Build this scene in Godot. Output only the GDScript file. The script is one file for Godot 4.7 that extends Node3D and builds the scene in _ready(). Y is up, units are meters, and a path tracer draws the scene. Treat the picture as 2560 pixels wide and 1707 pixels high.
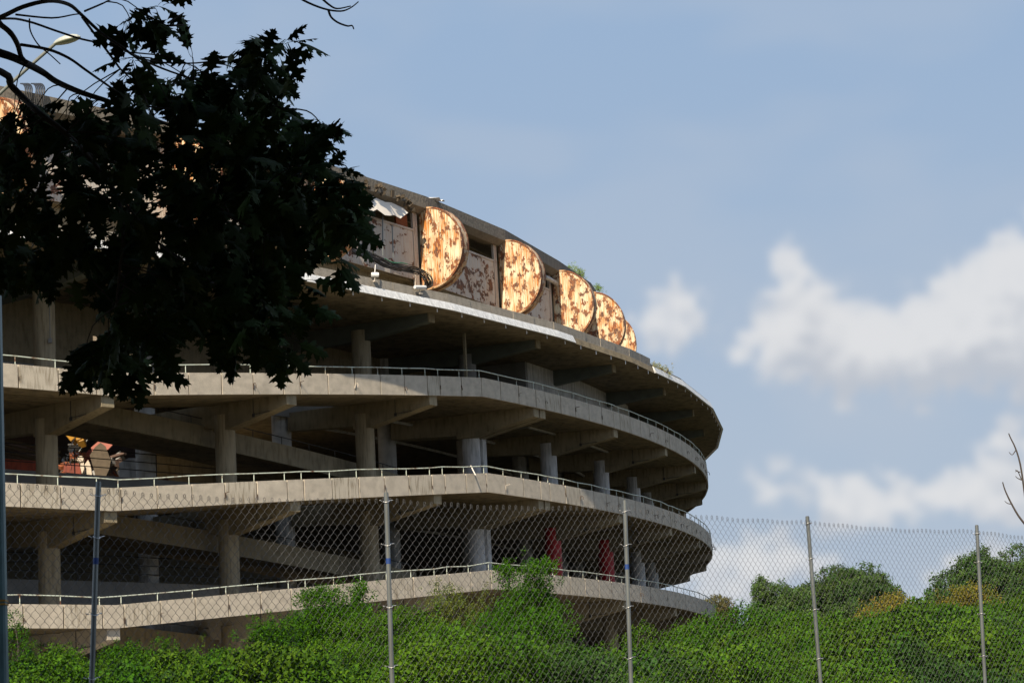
extends Node3D
# A derelict round stadium of concrete ring walkways behind a chain link fence, a dark oak bough in front.

const EYE := 1.7            # the eye's height above the path; heights h below are measured from the eye
const FOCAL := 6386.6       # focal length in pixels of the 2560 pixel wide photograph
const PITCH := 0.1608
const ROLL := 0.0512
const CX := -99.633         # the middle of the stadium
const CZ := -170.548
const TH0 := 0.8503         # direction of column 0
const DT := 0.0907          # angle between columns
const RC := 108.06          # ring of outer columns
const RP := 111.98          # outer face of the walkway parapets
const SUN_AZ := -17.0
const SUN_EL := 43.0

var rng := RandomNumberGenerator.new()
var M := {}
var cam: Camera3D
var taken := {}

# ---------------------------------------------------------------- shape helpers

func cyl(r, k, h) -> Vector3:
	var th = TH0 + k * DT
	return Vector3(CX + r * sin(th), h + EYE, CZ + r * cos(th))

func radial(k) -> Vector3:
	var th = TH0 + k * DT
	return Vector3(sin(th), 0, cos(th))

func tangent(k) -> Vector3:
	var th = TH0 + k * DT
	return Vector3(cos(th), 0, -sin(th))

func px(x, y, depth) -> Vector3:
	var b := cam.transform.basis
	return cam.position + (b.x * ((x - 1280.0) / FOCAL) - b.y * ((y - 853.5) / FOCAL) - b.z) * depth

func at_radius(x, y, r) -> Vector3:
	var d = px(x, y, 1.0) - cam.position
	var a = d.x * d.x + d.z * d.z
	var b = -2.0 * (d.x * CX + d.z * CZ)
	var c = CX * CX + CZ * CZ - r * r
	var t = (-b - sqrt(maxf(0.0, b * b - 4.0 * a * c))) / (2.0 * a)
	return cam.position + d * t

func mb() -> SurfaceTool:
	var st := SurfaceTool.new()
	st.begin(Mesh.PRIMITIVE_TRIANGLES)
	return st

func vert(st, p, n, uv):
	st.set_normal(n)
	st.set_uv(uv)
	st.add_vertex(p)

# corners counter-clockwise as seen from outside
func quad(st, a, b, c, d, ua = Vector2(0, 1), ub = Vector2(1, 1), uc = Vector2(1, 0), ud = Vector2(0, 0)):
	var n = (c - a).cross(d - b)
	n = n.normalized() if n.length() > 1e-9 else Vector3.UP
	vert(st, a, n, ua); vert(st, c, n, uc); vert(st, b, n, ub)
	vert(st, a, n, ua); vert(st, d, n, ud); vert(st, c, n, uc)

func tri(st, a, b, c, ua = Vector2.ZERO, ub = Vector2.ZERO, uc = Vector2.ZERO):
	var n = (b - a).cross(c - a).normalized()
	vert(st, a, n, ua); vert(st, c, n, uc); vert(st, b, n, ub)

# eight corners: bottom ring p0..p3 counter-clockwise from above, top ring p4..p7 over it
func hexa(st, p):
	quad(st, p[4], p[5], p[6], p[7])
	quad(st, p[3], p[2], p[1], p[0])
	for i in 4:
		var j = (i + 1) % 4
		quad(st, p[i], p[j], p[4 + j], p[4 + i])

func obox(st, c, ax, ay, az):
	# oriented box from centre and three half axes (right handed)
	hexa(st, [c - ax - ay + az, c + ax - ay + az, c + ax - ay - az, c - ax - ay - az,
		c - ax + ay + az, c + ax + ay + az, c + ax + ay - az, c - ax + ay - az])

func chamfer_box(st, c, ax, ay, az, e):
	# oriented box with chamfered edges; e in metres
	var lx = ax.length(); var ly = ay.length(); var lz = az.length()
	var ux = ax / lx; var uy = ay / ly; var uz = az / lz
	var f = func(sx, sy, sz, w):
		var x = lx - (0.0 if w == 0 else e); var y = ly - (0.0 if w == 1 else e); var z = lz - (0.0 if w == 2 else e)
		return c + ux * (sx * x) + uy * (sy * y) + uz * (sz * z)
	for s in [-1, 1]:
		var q = [f.call(s, -s, 1, 0), f.call(s, s, 1, 0), f.call(s, s, -1, 0), f.call(s, -s, -1, 0)]
		quad(st, q[3], q[2], q[1], q[0])
		q = [f.call(1, s, -s, 1), f.call(1, s, s, 1), f.call(-1, s, s, 1), f.call(-1, s, -s, 1)]
		quad(st, q[3], q[2], q[1], q[0])
		q = [f.call(-s, 1, s, 2), f.call(s, 1, s, 2), f.call(s, -1, s, 2), f.call(-s, -1, s, 2)]
		quad(st, q[3], q[2], q[1], q[0])
	for a in [-1, 1]:
		for b in [-1, 1]:
			# edges along z, x, y
			for way in 3:
				var p0; var p1; var p2; var p3
				if way == 0:
					p0 = f.call(a, b, -1, 0); p1 = f.call(a, b, 1, 0); p2 = f.call(a, b, 1, 1); p3 = f.call(a, b, -1, 1)
				elif way == 1:
					p0 = f.call(-1, a, b, 1); p1 = f.call(1, a, b, 1); p2 = f.call(1, a, b, 2); p3 = f.call(-1, a, b, 2)
				else:
					p0 = f.call(a, -1, b, 2); p1 = f.call(a, 1, b, 2); p2 = f.call(a, 1, b, 0); p3 = f.call(a, -1, b, 0)
				var m = (p0 + p1 + p2 + p3) / 4.0 - c
				if (p2 - p0).cross(p3 - p1).dot(m) > 0: quad(st, p0, p1, p2, p3)
				else: quad(st, p3, p2, p1, p0)
			for d in [-1, 1]:
				var t0 = f.call(a, b, d, 0); var t1 = f.call(a, b, d, 1); var t2 = f.call(a, b, d, 2)
				if (t1 - t0).cross(t2 - t0).dot(t0 - c) > 0: tri(st, t0, t1, t2)
				else: tri(st, t0, t2, t1)

# a ring piece: rectangle section between radii r0 < r1 and heights lo(k) < hi(k), from k0 to k1
func arc(st, r0, r1, lo, hi, k0, k1, n, closed = true):
	for i in n:
		var a = k0 + (k1 - k0) * i / float(n)
		var b = k0 + (k1 - k0) * (i + 1) / float(n)
		var la = lo.call(a); var lb = lo.call(b); var ha = hi.call(a); var hb = hi.call(b)
		quad(st, cyl(r1, a, la), cyl(r1, b, lb), cyl(r1, b, hb), cyl(r1, a, ha))
		quad(st, cyl(r0, b, lb), cyl(r0, a, la), cyl(r0, a, ha), cyl(r0, b, hb))
		quad(st, cyl(r1, a, ha), cyl(r1, b, hb), cyl(r0, b, hb), cyl(r0, a, ha))
		quad(st, cyl(r0, a, la), cyl(r0, b, lb), cyl(r1, b, lb), cyl(r1, a, la))
	if closed:
		quad(st, cyl(r0, k0, lo.call(k0)), cyl(r1, k0, lo.call(k0)), cyl(r1, k0, hi.call(k0)), cyl(r0, k0, hi.call(k0)))
		quad(st, cyl(r1, k1, lo.call(k1)), cyl(r0, k1, lo.call(k1)), cyl(r0, k1, hi.call(k1)), cyl(r1, k1, hi.call(k1)))

func arc_flat(st, r0, r1, lo, hi, k0, k1, n, closed = true):
	arc(st, r0, r1, func(_k): return lo, func(_k): return hi, k0, k1, n, closed)

func tube(st, pts, radii, sides = 8, caps = true):
	var rings = []
	var side := Vector3.ZERO
	for i in pts.size():
		var d = (pts[mini(i + 1, pts.size() - 1)] - pts[maxi(i - 1, 0)]).normalized()
		if side == Vector3.ZERO:
			side = d.cross(Vector3.UP if absf(d.y) < 0.9 else Vector3.RIGHT).normalized()
		side = (side - d * side.dot(d)).normalized()
		var other = d.cross(side)
		var r = radii[i] if radii is Array else radii
		var ring = []
		for s in sides:
			var a = TAU * s / sides
			var n = side * cos(a) + other * sin(a)
			ring.append([pts[i] + n * r, n])
		rings.append(ring)
	for i in pts.size() - 1:
		for s in sides:
			var t = (s + 1) % sides
			var a = rings[i][s]; var b = rings[i][t]; var c = rings[i + 1][t]; var d = rings[i + 1][s]
			var ua = Vector2(float(s) / sides, i); var ub = Vector2(float(s + 1) / sides, i)
			var uc = ub + Vector2(0, 1); var ud = ua + Vector2(0, 1)
			vert(st, a[0], a[1], ua); vert(st, c[0], c[1], uc); vert(st, b[0], b[1], ub)
			vert(st, a[0], a[1], ua); vert(st, d[0], d[1], ud); vert(st, c[0], c[1], uc)
	if caps:
		for e in [0, pts.size() - 1]:
			var mid = pts[e]
			for s in sides:
				var t = (s + 1) % sides
				if e == 0: tri(st, mid, rings[e][t][0], rings[e][s][0])
				else: tri(st, mid, rings[e][s][0], rings[e][t][0])

func smooth_path(pts, n = 4):
	var out = []
	for i in pts.size() - 1:
		var p0 = pts[maxi(i - 1, 0)]; var p1 = pts[i]; var p2 = pts[i + 1]; var p3 = pts[mini(i + 2, pts.size() - 1)]
		for s in n:
			var t = s / float(n)
			out.append(0.5 * (2 * p1 + (p2 - p0) * t + (2 * p0 - 5 * p1 + 4 * p2 - p3) * t * t + (3 * p1 - p0 - 3 * p2 + p3) * t * t * t))
	out.append(pts[-1])
	return out

func ramp_radii(r0, r1, n):
	var a = []
	for i in n: a.append(lerpf(r0, r1, i / float(maxi(1, n - 1))))
	return a

# ---------------------------------------------------------------- node helpers

func numbered(called):
	taken[called] = taken.get(called, -1) + 1
	return called if taken[called] == 0 else "%s_%03d" % [called, taken[called]]

func obj(called, st, m, parent) -> MeshInstance3D:
	var o := MeshInstance3D.new()
	o.mesh = st.commit() if st is SurfaceTool else st
	o.material_override = m
	o.name = called
	parent.add_child(o, true)
	return o

func thing(called, label, category, at = Vector3.ZERO, group = "") -> Node3D:
	var o := Node3D.new()
	o.name = numbered(called)
	add_child(o, true)
	o.position = at
	o.set_meta("label", label)
	o.set_meta("category", category)
	if group != "": o.set_meta("group", group)
	return o

func part(called, st, m, t) -> MeshInstance3D:
	# shapes are written in world coordinates; a part sits under its thing at the thing's base
	var o = obj(called, st, m, t)
	var up = t
	var off = Vector3.ZERO
	while up != self:
		off += up.position
		up = up.get_parent()
	o.position = -off
	return o

func lin(r, g, b) -> Color:
	return Color(r, g, b).linear_to_srgb()

# ---------------------------------------------------------------- materials

func noise(freq, sd, oct = 4, kind = FastNoiseLite.TYPE_SIMPLEX_SMOOTH) -> FastNoiseLite:
	var n := FastNoiseLite.new()
	n.noise_type = kind
	n.frequency = freq
	n.seed = sd
	n.fractal_octaves = oct
	return n

func ramp_tex(size, n, stops, colours, seamless = true) -> NoiseTexture2D:
	var t := NoiseTexture2D.new()
	t.width = size; t.height = size
	t.noise = n
	t.seamless = seamless
	t.generate_mipmaps = false
	var g := Gradient.new()
	g.offsets = PackedFloat32Array(stops)
	g.colors = PackedColorArray(colours)
	t.color_ramp = g
	return t

func bump_tex(size, n, strength) -> NoiseTexture2D:
	var t := NoiseTexture2D.new()
	t.width = size; t.height = size
	t.noise = n
	t.seamless = true
	t.as_normal_map = true
	t.bump_strength = strength
	t.generate_mipmaps = false
	return t

func grey(v) -> Color:
	return Color(v, v, v).linear_to_srgb()

func plain(c, rough = 0.8, metal = 0.0) -> StandardMaterial3D:
	var m := StandardMaterial3D.new()
	m.albedo_color = c
	m.roughness = rough
	m.metallic = metal
	m.cull_mode = BaseMaterial3D.CULL_DISABLED
	return m

func textured(c, tex, scale, rough = 0.9, bump = null, bump_scale = 1.0, over = null, over_scale = Vector3.ONE) -> StandardMaterial3D:
	var m := plain(c, rough)
	m.albedo_texture = tex
	m.uv1_triplanar = true
	m.uv1_world_triplanar = true
	m.uv1_scale = scale
	if bump:
		m.normal_enabled = true
		m.normal_texture = bump
		m.normal_scale = bump_scale
	if over:
		m.detail_enabled = true
		m.detail_albedo = over
		m.detail_blend_mode = BaseMaterial3D.BLEND_MODE_MUL
		m.detail_uv_layer = BaseMaterial3D.DETAIL_UV_2
		m.uv2_triplanar = true
		m.uv2_world_triplanar = true
		m.uv2_scale = over_scale
	return m

func rust_picture(w, h, sd, cover, orange, base: Color, patch_freq = 0.034) -> ImageTexture:
	# flaking cream paint: brown bare patches, orange run-off below them (linear colours)
	var big = noise(patch_freq * 1.7, sd, 5)
	big.fractal_gain = 0.6
	var mask = noise(0.013, sd + 7, 3)
	var fine = noise(0.19, sd + 3, 3)
	var runs = noise(1.0, sd + 11, 3)
	var data := PackedByteArray()
	data.resize(w * h * 3)
	var below := PackedFloat32Array()
	below.resize(w)
	var i = 0
	for y in h:
		for x in w:
			var mk = mask.get_noise_2d(x, y)
			var fn = fine.get_noise_2d(x, y)
			var p = 0.85 * big.get_noise_2d(x, y * 0.8) + 0.2 * fn + 1.25 * mk
			var bare = smoothstep(cover, cover + 0.035, p)
			var s = 0.8 * runs.get_noise_2d(x * 0.13, y * 0.003 + 40.0) + 0.8 * runs.get_noise_2d(x * 0.42, y * 0.005 - 90.0)
			below[x] = maxf(below[x] * 0.988, bare)
			var run = clampf(smoothstep(0.05, 0.5, 1.3 * s + 0.30 * below[x] + 0.9 * mask.get_noise_2d(x * 0.6 + 300, y * 0.5)) * orange, 0.0, 1.0)
			var tone = 1.0 + 0.10 * fn
			var br = base.r * tone; var bg = base.g * tone; var bb = base.b * tone
			# run-off: pale amber where thin, deep orange where thick
			var cr = lerpf(br, lerpf(0.60, 0.46, run), run); var cg = lerpf(bg, lerpf(0.33, 0.16, run), run); var cb = lerpf(bb, lerpf(0.11, 0.022, run), run)
			var halo = smoothstep(cover - 0.10, cover + 0.02, p) * 0.3 * orange
			cr = lerpf(cr, 0.34, halo); cg = lerpf(cg, 0.11, halo); cb = lerpf(cb, 0.025, halo)
			var warm = clampf(0.45 + 2.2 * mask.get_noise_2d(x * 1.6 + 90, y * 1.6), 0, 1) * clampf(0.2 + orange, 0, 1)
			cr = lerpf(cr, lerpf(0.075, 0.21, warm) * tone, bare); cg = lerpf(cg, lerpf(0.036, 0.055, warm) * tone, bare); cb = lerpf(cb, lerpf(0.027, 0.013, warm) * tone, bare)
			# thin dark dribbles
			var drip = smoothstep(0.16, 0.40, runs.get_noise_2d(x * 0.30 + 700.0, y * 0.006) + 0.4 * mk) * (0.35 + 0.45 * orange)
			cr = lerpf(cr, 0.24, drip); cg = lerpf(cg, 0.105, drip); cb = lerpf(cb, 0.04, drip)
			var c = Color(cr, cg, cb).linear_to_srgb()
			data[i] = int(clampf(c.r, 0, 1) * 255); data[i + 1] = int(clampf(c.g, 0, 1) * 255); data[i + 2] = int(clampf(c.b, 0, 1) * 255)
			i += 3
	return ImageTexture.create_from_image(Image.create_from_data(w, h, false, Image.FORMAT_RGB8, data))

func make_materials():
	var fine = noise(0.03, 3, 5)
	var soft = ramp_tex(512, noise(0.009, 5, 5), [0.15, 0.5, 0.85], [grey(0.70), grey(0.88), grey(1.0)])
	var streak = ramp_tex(512, noise(0.012, 9, 4), [0.22, 0.42, 0.6], [grey(0.60), grey(0.93), grey(1.0)])
	var runs = ramp_tex(512, noise(0.016, 19, 4), [0.16, 0.40, 0.60], [lin(0.62, 0.58, 0.52), grey(0.90), grey(1.0)])
	var stain = ramp_tex(512, noise(0.014, 29, 4), [0.20, 0.40, 0.55], [lin(0.46, 0.42, 0.36), grey(0.88), grey(1.0)])
	var speck = ramp_tex(512, noise(0.16, 15, 3), [0.2, 0.5, 0.8], [grey(0.58), grey(0.84), grey(1.0)])
	var bump = bump_tex(512, fine, 4.0)
	var pebble = bump_tex(512, noise(0.14, 21, 3), 8.0)
	M.panel = textured(lin(0.67, 0.61, 0.515), speck, Vector3.ONE * 0.55, 0.95, pebble, 0.8, soft, Vector3.ONE * 0.45)
	M.panel_dull = textured(lin(0.62, 0.57, 0.48), speck, Vector3.ONE * 0.5, 0.95, pebble, 0.8, stain, Vector3(1.1, 0.13, 1.1))
	M.panel_pale = textured(lin(0.68, 0.62, 0.525), speck, Vector3.ONE * 0.6, 0.95, pebble, 0.8, soft, Vector3.ONE * 0.3)
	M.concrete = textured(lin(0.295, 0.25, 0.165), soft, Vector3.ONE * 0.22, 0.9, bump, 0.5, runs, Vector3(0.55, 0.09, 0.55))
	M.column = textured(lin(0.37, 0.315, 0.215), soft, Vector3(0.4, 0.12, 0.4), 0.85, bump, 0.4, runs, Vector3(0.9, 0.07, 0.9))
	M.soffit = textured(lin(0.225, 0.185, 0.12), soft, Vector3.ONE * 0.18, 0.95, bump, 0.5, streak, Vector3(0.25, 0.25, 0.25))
	M.beam_green = textured(lin(0.13, 0.145, 0.125), soft, Vector3.ONE * 0.3, 0.8)
	M.rim = textured(lin(0.205, 0.185, 0.155), soft, Vector3(0.5, 0.2, 0.5), 0.95, bump, 0.8, runs, Vector3(1.2, 0.07, 1.2))
	M.kerb = textured(lin(0.46, 0.42, 0.36), speck, Vector3.ONE * 0.4, 0.95, pebble, 0.8, soft, Vector3.ONE * 0.6)
	M.white_wall = textured(lin(0.60, 0.60, 0.585), soft, Vector3.ONE * 0.25, 0.75, null, 1.0, streak, Vector3(0.5, 0.08, 0.5))
	M.white_paint = textured(lin(0.62, 0.63, 0.65), soft, Vector3(0.5, 0.2, 0.5), 0.6, null, 1.0, streak, Vector3(1.1, 0.12, 1.1))
	M.red_paint = textured(lin(0.50, 0.012, 0.020), soft, Vector3.ONE * 0.4, 0.6)
	M.fascia = textured(lin(0.74, 0.77, 0.80), soft, Vector3(0.5, 0.5, 0.5), 0.45, null, 1.0, streak, Vector3(1.5, 0.15, 1.5))
	M.grey_wall = textured(lin(0.26, 0.26, 0.255), soft, Vector3.ONE * 0.2, 0.85)
	M.joint = plain(lin(0.16, 0.085, 0.04), 0.95)
	M.rail = textured(lin(0.50, 0.57, 0.51), ramp_tex(256, noise(0.02, 33, 3), [0.16, 0.27, 0.33], [lin(0.25, 0.08, 0.05), lin(0.7, 0.6, 0.5), grey(1.0)]), Vector3.ONE * 0.5, 0.5)
	M.rail_dark = plain(lin(0.035, 0.035, 0.035), 0.6)
	M.hook = plain(lin(0.07, 0.045, 0.03), 0.8)
	M.hook_pale = plain(lin(0.42, 0.38, 0.33), 0.7)
	M.steel = textured(lin(0.22, 0.24, 0.24), soft, Vector3(2, 0.4, 2), 0.42)
	M.steel.metallic = 0.6
	M.wire = plain(lin(0.095, 0.10, 0.11), 0.55, 0.3)
	M.tie = plain(lin(0.6, 0.6, 0.6), 0.4, 0.6)
	M.blue = plain(lin(0.01, 0.045, 0.20), 0.6)
	M.teal = textured(lin(0.075, 0.145, 0.155), soft, Vector3.ONE * 1.0, 0.5)
	M.yellow = plain(lin(0.30, 0.15, 0.012), 0.55)
	M.orange = textured(lin(0.27, 0.042, 0.014), soft, Vector3.ONE * 0.4, 0.6)
	M.red_wall = textured(lin(0.19, 0.03, 0.013), soft, Vector3.ONE * 0.4, 0.7, null, 1.0, runs, Vector3(0.6, 0.1, 0.6))
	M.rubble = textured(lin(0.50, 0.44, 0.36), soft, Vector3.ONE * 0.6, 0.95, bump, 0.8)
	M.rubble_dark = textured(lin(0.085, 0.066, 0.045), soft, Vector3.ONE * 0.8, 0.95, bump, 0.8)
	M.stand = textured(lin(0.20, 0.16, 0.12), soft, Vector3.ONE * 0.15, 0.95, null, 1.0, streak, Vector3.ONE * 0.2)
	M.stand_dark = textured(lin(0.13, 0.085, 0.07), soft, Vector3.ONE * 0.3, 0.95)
	M.black = plain(lin(0.012, 0.012, 0.012), 0.55)
	M.cable = plain(lin(0.014, 0.014, 0.015), 0.45)
	M.green_cable = plain(lin(0.03, 0.2, 0.11), 0.5)
	M.white_plastic = plain(lin(0.72, 0.72, 0.72), 0.35)
	M.lamp_grey = textured(lin(0.42, 0.45, 0.42), soft, Vector3.ONE * 1.2, 0.45)
	M.lamp_arm = textured(lin(0.16, 0.175, 0.16), soft, Vector3.ONE * 1.2, 0.5)
	M.lamp_glass = plain(lin(0.30, 0.32, 0.24), 0.2)
	M.bark = textured(lin(0.055, 0.042, 0.032), soft, Vector3(6, 2, 6), 0.95, bump, 1.0)
	M.twig = textured(lin(0.075, 0.062, 0.055), soft, Vector3(8, 3, 8), 0.9)
	M.soil = textured(lin(0.085, 0.075, 0.04), soft, Vector3.ONE * 0.12, 1.0, bump, 1.0, speck, Vector3.ONE * 0.7)
	M.paving = textured(lin(0.30, 0.275, 0.225), soft, Vector3.ONE * 0.1, 0.95)
	M.canvas = plain(lin(0.75, 0.76, 0.78), 0.7)
	M.sheet = plain(lin(0.78, 0.74, 0.68), 0.5)
	M.rust_solid = textured(lin(0.26, 0.075, 0.025), soft, Vector3.ONE * 1.2, 0.9)
	# rust
	var cream = Color(0.68, 0.61, 0.44)
	var dull = Color(0.50, 0.475, 0.44)
	M.fin = []
	for i in 4:
		var m = plain(Color.WHITE, 0.7)
		m.albedo_texture = rust_picture(360, 400, 100 + i * 17, [0.27, 0.25, 0.21, 0.15][i], [1.0, 0.95, 0.85, 1.0][i], cream)
		M.fin.append(m)
	M.skin = []
	for i in 2:
		var m = plain(Color.WHITE, 0.75)
		m.albedo_texture = rust_picture(480, 240, 300 + i * 13, [0.40, 0.16][i], [0.15, 0.3][i], dull, 0.034)
		M.skin.append(m)
	var b = plain(Color.WHITE, 0.8)
	b.albedo_texture = rust_picture(400, 128, 500, 0.02, 0.6, Color(0.45, 0.37, 0.27), 0.03)
	M.band = b
	# leaves
	M.leaf = foliage_mat(0.16)
	M.leaf.roughness = 0.75
	M.leaf.metallic_specular = 0.2
	M.oak_leaf = foliage_mat(0.06)
	M.oak_leaf.roughness = 0.65
	M.oak_leaf.metallic_specular = 0.22

func foliage_mat(through) -> StandardMaterial3D:
	var m := plain(Color.WHITE, 0.6)
	m.vertex_color_use_as_albedo = true
	m.metallic_specular = 0.3
	m.backlight_enabled = true
	m.backlight = Color(through * 2.0, through * 2.0, through * 1.2)
	return m

# ---------------------------------------------------------------- sky

func make_sky() -> Sky:
	var w = 2048; var h = 1024; var rows = 516
	var dens := PackedFloat32Array()
	dens.resize(w * rows)
	var blobs = []
	# clouds in the picture: photograph x, y, half sizes, strength
	for c in [[1678, 812, 85, 75, 0.95], [1722, 765, 55, 50, 0.8], [1640, 850, 60, 45, 0.6], [1990, 700, 45, 75, 0.9], [1985, 765, 95, 75, 1.0], [1930, 850, 140, 75, 1.0], [2087, 812, 110, 75, 1.0], [2138, 872, 180, 65, 1.0],
		[2265, 885, 180, 75, 1.0], [2200, 930, 230, 55, 0.7], [2367, 815, 130, 105, 1.0], [2470, 760, 120, 120, 1.1], [2546, 710, 100, 115, 1.1], [2495, 855, 200, 90, 1.0], [2700, 760, 220, 150, 1.1], [2860, 850, 240, 110, 1.0],
		[2520, 1138, 75, 100, 0.8], [2418, 1208, 105, 58, 0.78], [2360, 1245, 80, 38, 0.6], [2650, 1170, 150, 120, 1.0], [2540, 1240, 130, 50, 0.6], [1974, 1224, 75, 55, 0.95], [1915, 1195, 60, 65, 0.75], [1850, 1240, 110, 30, 0.3],
		[2184, 1250, 110, 52, 0.92], [2120, 1280, 100, 40, 0.6], [1828, 1415, 160, 60, 0.85], [1998, 1423, 150, 55, 0.75], [1800, 1480, 120, 60, 0.8], [2530, 1400, 110, 60, 0.7], [2295, 1500, 120, 70, 0.6], [1700, 1010, 90, 40, 0.25], [2250, 1000, 200, 40, 0.2], [2050, 1330, 300, 40, 0.35]]:
		var d = (px(c[0], c[1], 1.0) - cam.position).normalized()
		blobs.append([atan2(d.x, -d.z), asin(d.y), c[2] / FOCAL, c[3] / FOCAL, c[4]])
	# more of the same all round
	var r := RandomNumberGenerator.new()
	r.seed = 77
	for n in 130:
		var az = r.randf_range(0.26, TAU - 0.26)
		var alt = deg_to_rad(r.randf_range(3.0, 30.0) if n % 3 else r.randf_range(20.0, 60.0))
		var s = r.randf_range(0.02, 0.05) * (0.7 + alt * 1.6)
		for b in r.randi_range(4, 8):
			blobs.append([az + r.randfn(0, 1.1) * s / cos(alt), alt + r.randfn(0, 0.35) * s, s * r.randf_range(0.5, 1.1) / cos(alt), s * r.randf_range(0.35, 0.7), r.randf_range(0.6, 1.0)])
	for b in blobs:
		var u = (b[0] / TAU) * w; var v = (0.5 - b[1] / PI) * h
		var ru = b[2] / TAU * w * 1.9; var rv = b[3] / PI * h * 1.9
		for y in range(maxi(0, int(v - rv)), mini(rows, int(v + rv) + 1)):
			for x in range(int(u - ru), int(u + ru) + 1):
				var e = pow((x + 0.5 - u) / ru * 1.9, 2) + pow((y + 0.5 - v) / rv * 1.9, 2)
				if e < 3.6:
					var k = y * w + posmod(x, w)
					var g = b[4] * exp(-e * 0.9)
					dens[k] = dens[k] + g * (1.0 - 0.5 * minf(1.0, dens[k]))
	var puff = noise(1.0, 41, 5)
	var wisp = noise(1.0, 43, 4)
	var data := PackedFloat32Array()
	data.resize(w * h * 3)
	var zenith = Color(0.165, 0.285, 0.51)
	var upper = Color(0.322, 0.450, 0.640)
	var lower = Color(0.430, 0.520, 0.640)
	for y in rows:
		var alt = (0.5 - (y + 0.5) / h) * PI
		var sky = lower.lerp(upper, smoothstep(0.07, 0.30, alt)).lerp(zenith, smoothstep(0.35, 1.35, alt))
		var ca = cos(alt); var sa = sin(alt)
		for x in w:
			var az = ((x + 0.5) / w) * TAU
			var k = y * w + x
			var c = sky
			var dx = sin(az) * ca; var dz = -cos(az) * ca
			var f = wisp.get_noise_3d(dx * 6.0, sa * 16.0, dz * 6.0)
			c = c.lerp(Color(0.52, 0.565, 0.64), clampf(f * 0.5, 0.0, 0.22))
			if dens[k] > 0.12:
				var n = 0.8 * puff.get_noise_3d(dx * 26.0, sa * 32.0, dz * 26.0) + 0.95 * wisp.get_noise_3d(dx * 95.0, sa * 105.0, dz * 95.0)
				var d = dens[k] + n * 0.8
				var a = (0.65 * smoothstep(0.42, 0.78, d) + 0.35 * smoothstep(0.15, 1.4, d)) * 0.80
				var up = dens[maxi(0, y - 5) * w + posmod(x - 2, w)] + 0.64 * puff.get_noise_3d(dx * 26.0, (sa + 0.014) * 32.0, dz * 26.0) + 0.76 * wisp.get_noise_3d(dx * 95.0, (sa + 0.005) * 105.0, dz * 95.0)
				var lit = clampf(0.46 + (d - up) * 0.62 + 0.30 * n, 0.0, 1.0)
				var cloud = Color(0.54, 0.56, 0.605).lerp(Color(0.81, 0.80, 0.795), lit)
				c = c.lerp(cloud, a)
			data[k * 3] = c.r; data[k * 3 + 1] = c.g; data[k * 3 + 2] = c.b
	for k in range(w * rows, w * h):
		data[k * 3] = 0.16; data[k * 3 + 1] = 0.17; data[k * 3 + 2] = 0.13
	var im := Image.create_from_data(w, h, false, Image.FORMAT_RGBF, data.to_byte_array())
	var m := PanoramaSkyMaterial.new()
	m.panorama = ImageTexture.create_from_image(im)
	var s := Sky.new()
	s.sky_material = m
	return s

# ---------------------------------------------------------------- the stadium

const LEVEL := [15.26, 10.83, 6.39]     # top of the parapets on the half landing
const FLOOR := [16.90, 12.47, 8.03, 1.75]
const K_LEFT := -2.0
const K_RIGHT := 10.0
const K_RAMP := 2.42

func walk(l, k):
	return LEVEL[l] + 2.05 * clampf(k / K_RAMP, 0.0, 1.0)

func sweep(st, prof, k0, k1, n = 1, up0 = 0.0, up1 = 0.0):
	# closed profile of (radius, height), counter-clockwise with radius to the right and height up
	for i in n:
		var a = lerpf(k0, k1, i / float(n)); var b = lerpf(k0, k1, (i + 1) / float(n))
		for j in prof.size():
			var p = prof[j]; var q = prof[(j + 1) % prof.size()]
			quad(st, cyl(p[0], a, p[1] + up0), cyl(p[0], b, p[1] + up1), cyl(q[0], b, q[1] + up1), cyl(q[0], a, q[1] + up0))
	for j in range(1, prof.size() - 1):
		tri(st, cyl(prof[0][0], k0, prof[0][1] + up0), cyl(prof[j][0], k0, prof[j][1] + up0), cyl(prof[j + 1][0], k0, prof[j + 1][1] + up0))
		tri(st, cyl(prof[0][0], k1, prof[0][1] + up1), cyl(prof[j + 1][0], k1, prof[j + 1][1] + up1), cyl(prof[j][0], k1, prof[j][1] + up1))

func radial_beam(st, k, off, prof, half):
	# profile of (radius, height) given along the top outward, then back along the bottom; extruded sideways
	var t = tangent(k)
	var c = t * off
	var n = prof.size()
	for j in n:
		var p = cyl(prof[j][0], k, prof[j][1]) + c; var q = cyl(prof[(j + 1) % n][0], k, prof[(j + 1) % n][1]) + c
		quad(st, p - t * half, p + t * half, q + t * half, q - t * half)
	var pts := PackedVector2Array()
	for p in prof: pts.append(Vector2(p[0], p[1]))
	var ix = Geometry2D.triangulate_polygon(pts)
	for j in range(0, ix.size(), 3):
		var a = pts[ix[j]]; var b = pts[ix[j + 1]]; var d = pts[ix[j + 2]]
		if (b - a).cross(d - a) < 0:
			var e = b; b = d; d = e
		var A = cyl(a.x, k, a.y) + c; var B = cyl(b.x, k, b.y) + c; var E = cyl(d.x, k, d.y) + c
		tri(st, A - t * half, B - t * half, E - t * half)
		tri(st, A + t * half, E + t * half, B + t * half)

func place(called, mesh, m, parent, xf) -> MeshInstance3D:
	var o = obj(called, mesh, m, parent)
	var up = parent
	var off = Vector3.ZERO
	while up != self:
		off += up.position
		up = up.get_parent()
	o.transform = Transform3D(xf.basis, xf.origin - off)
	return o

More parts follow.
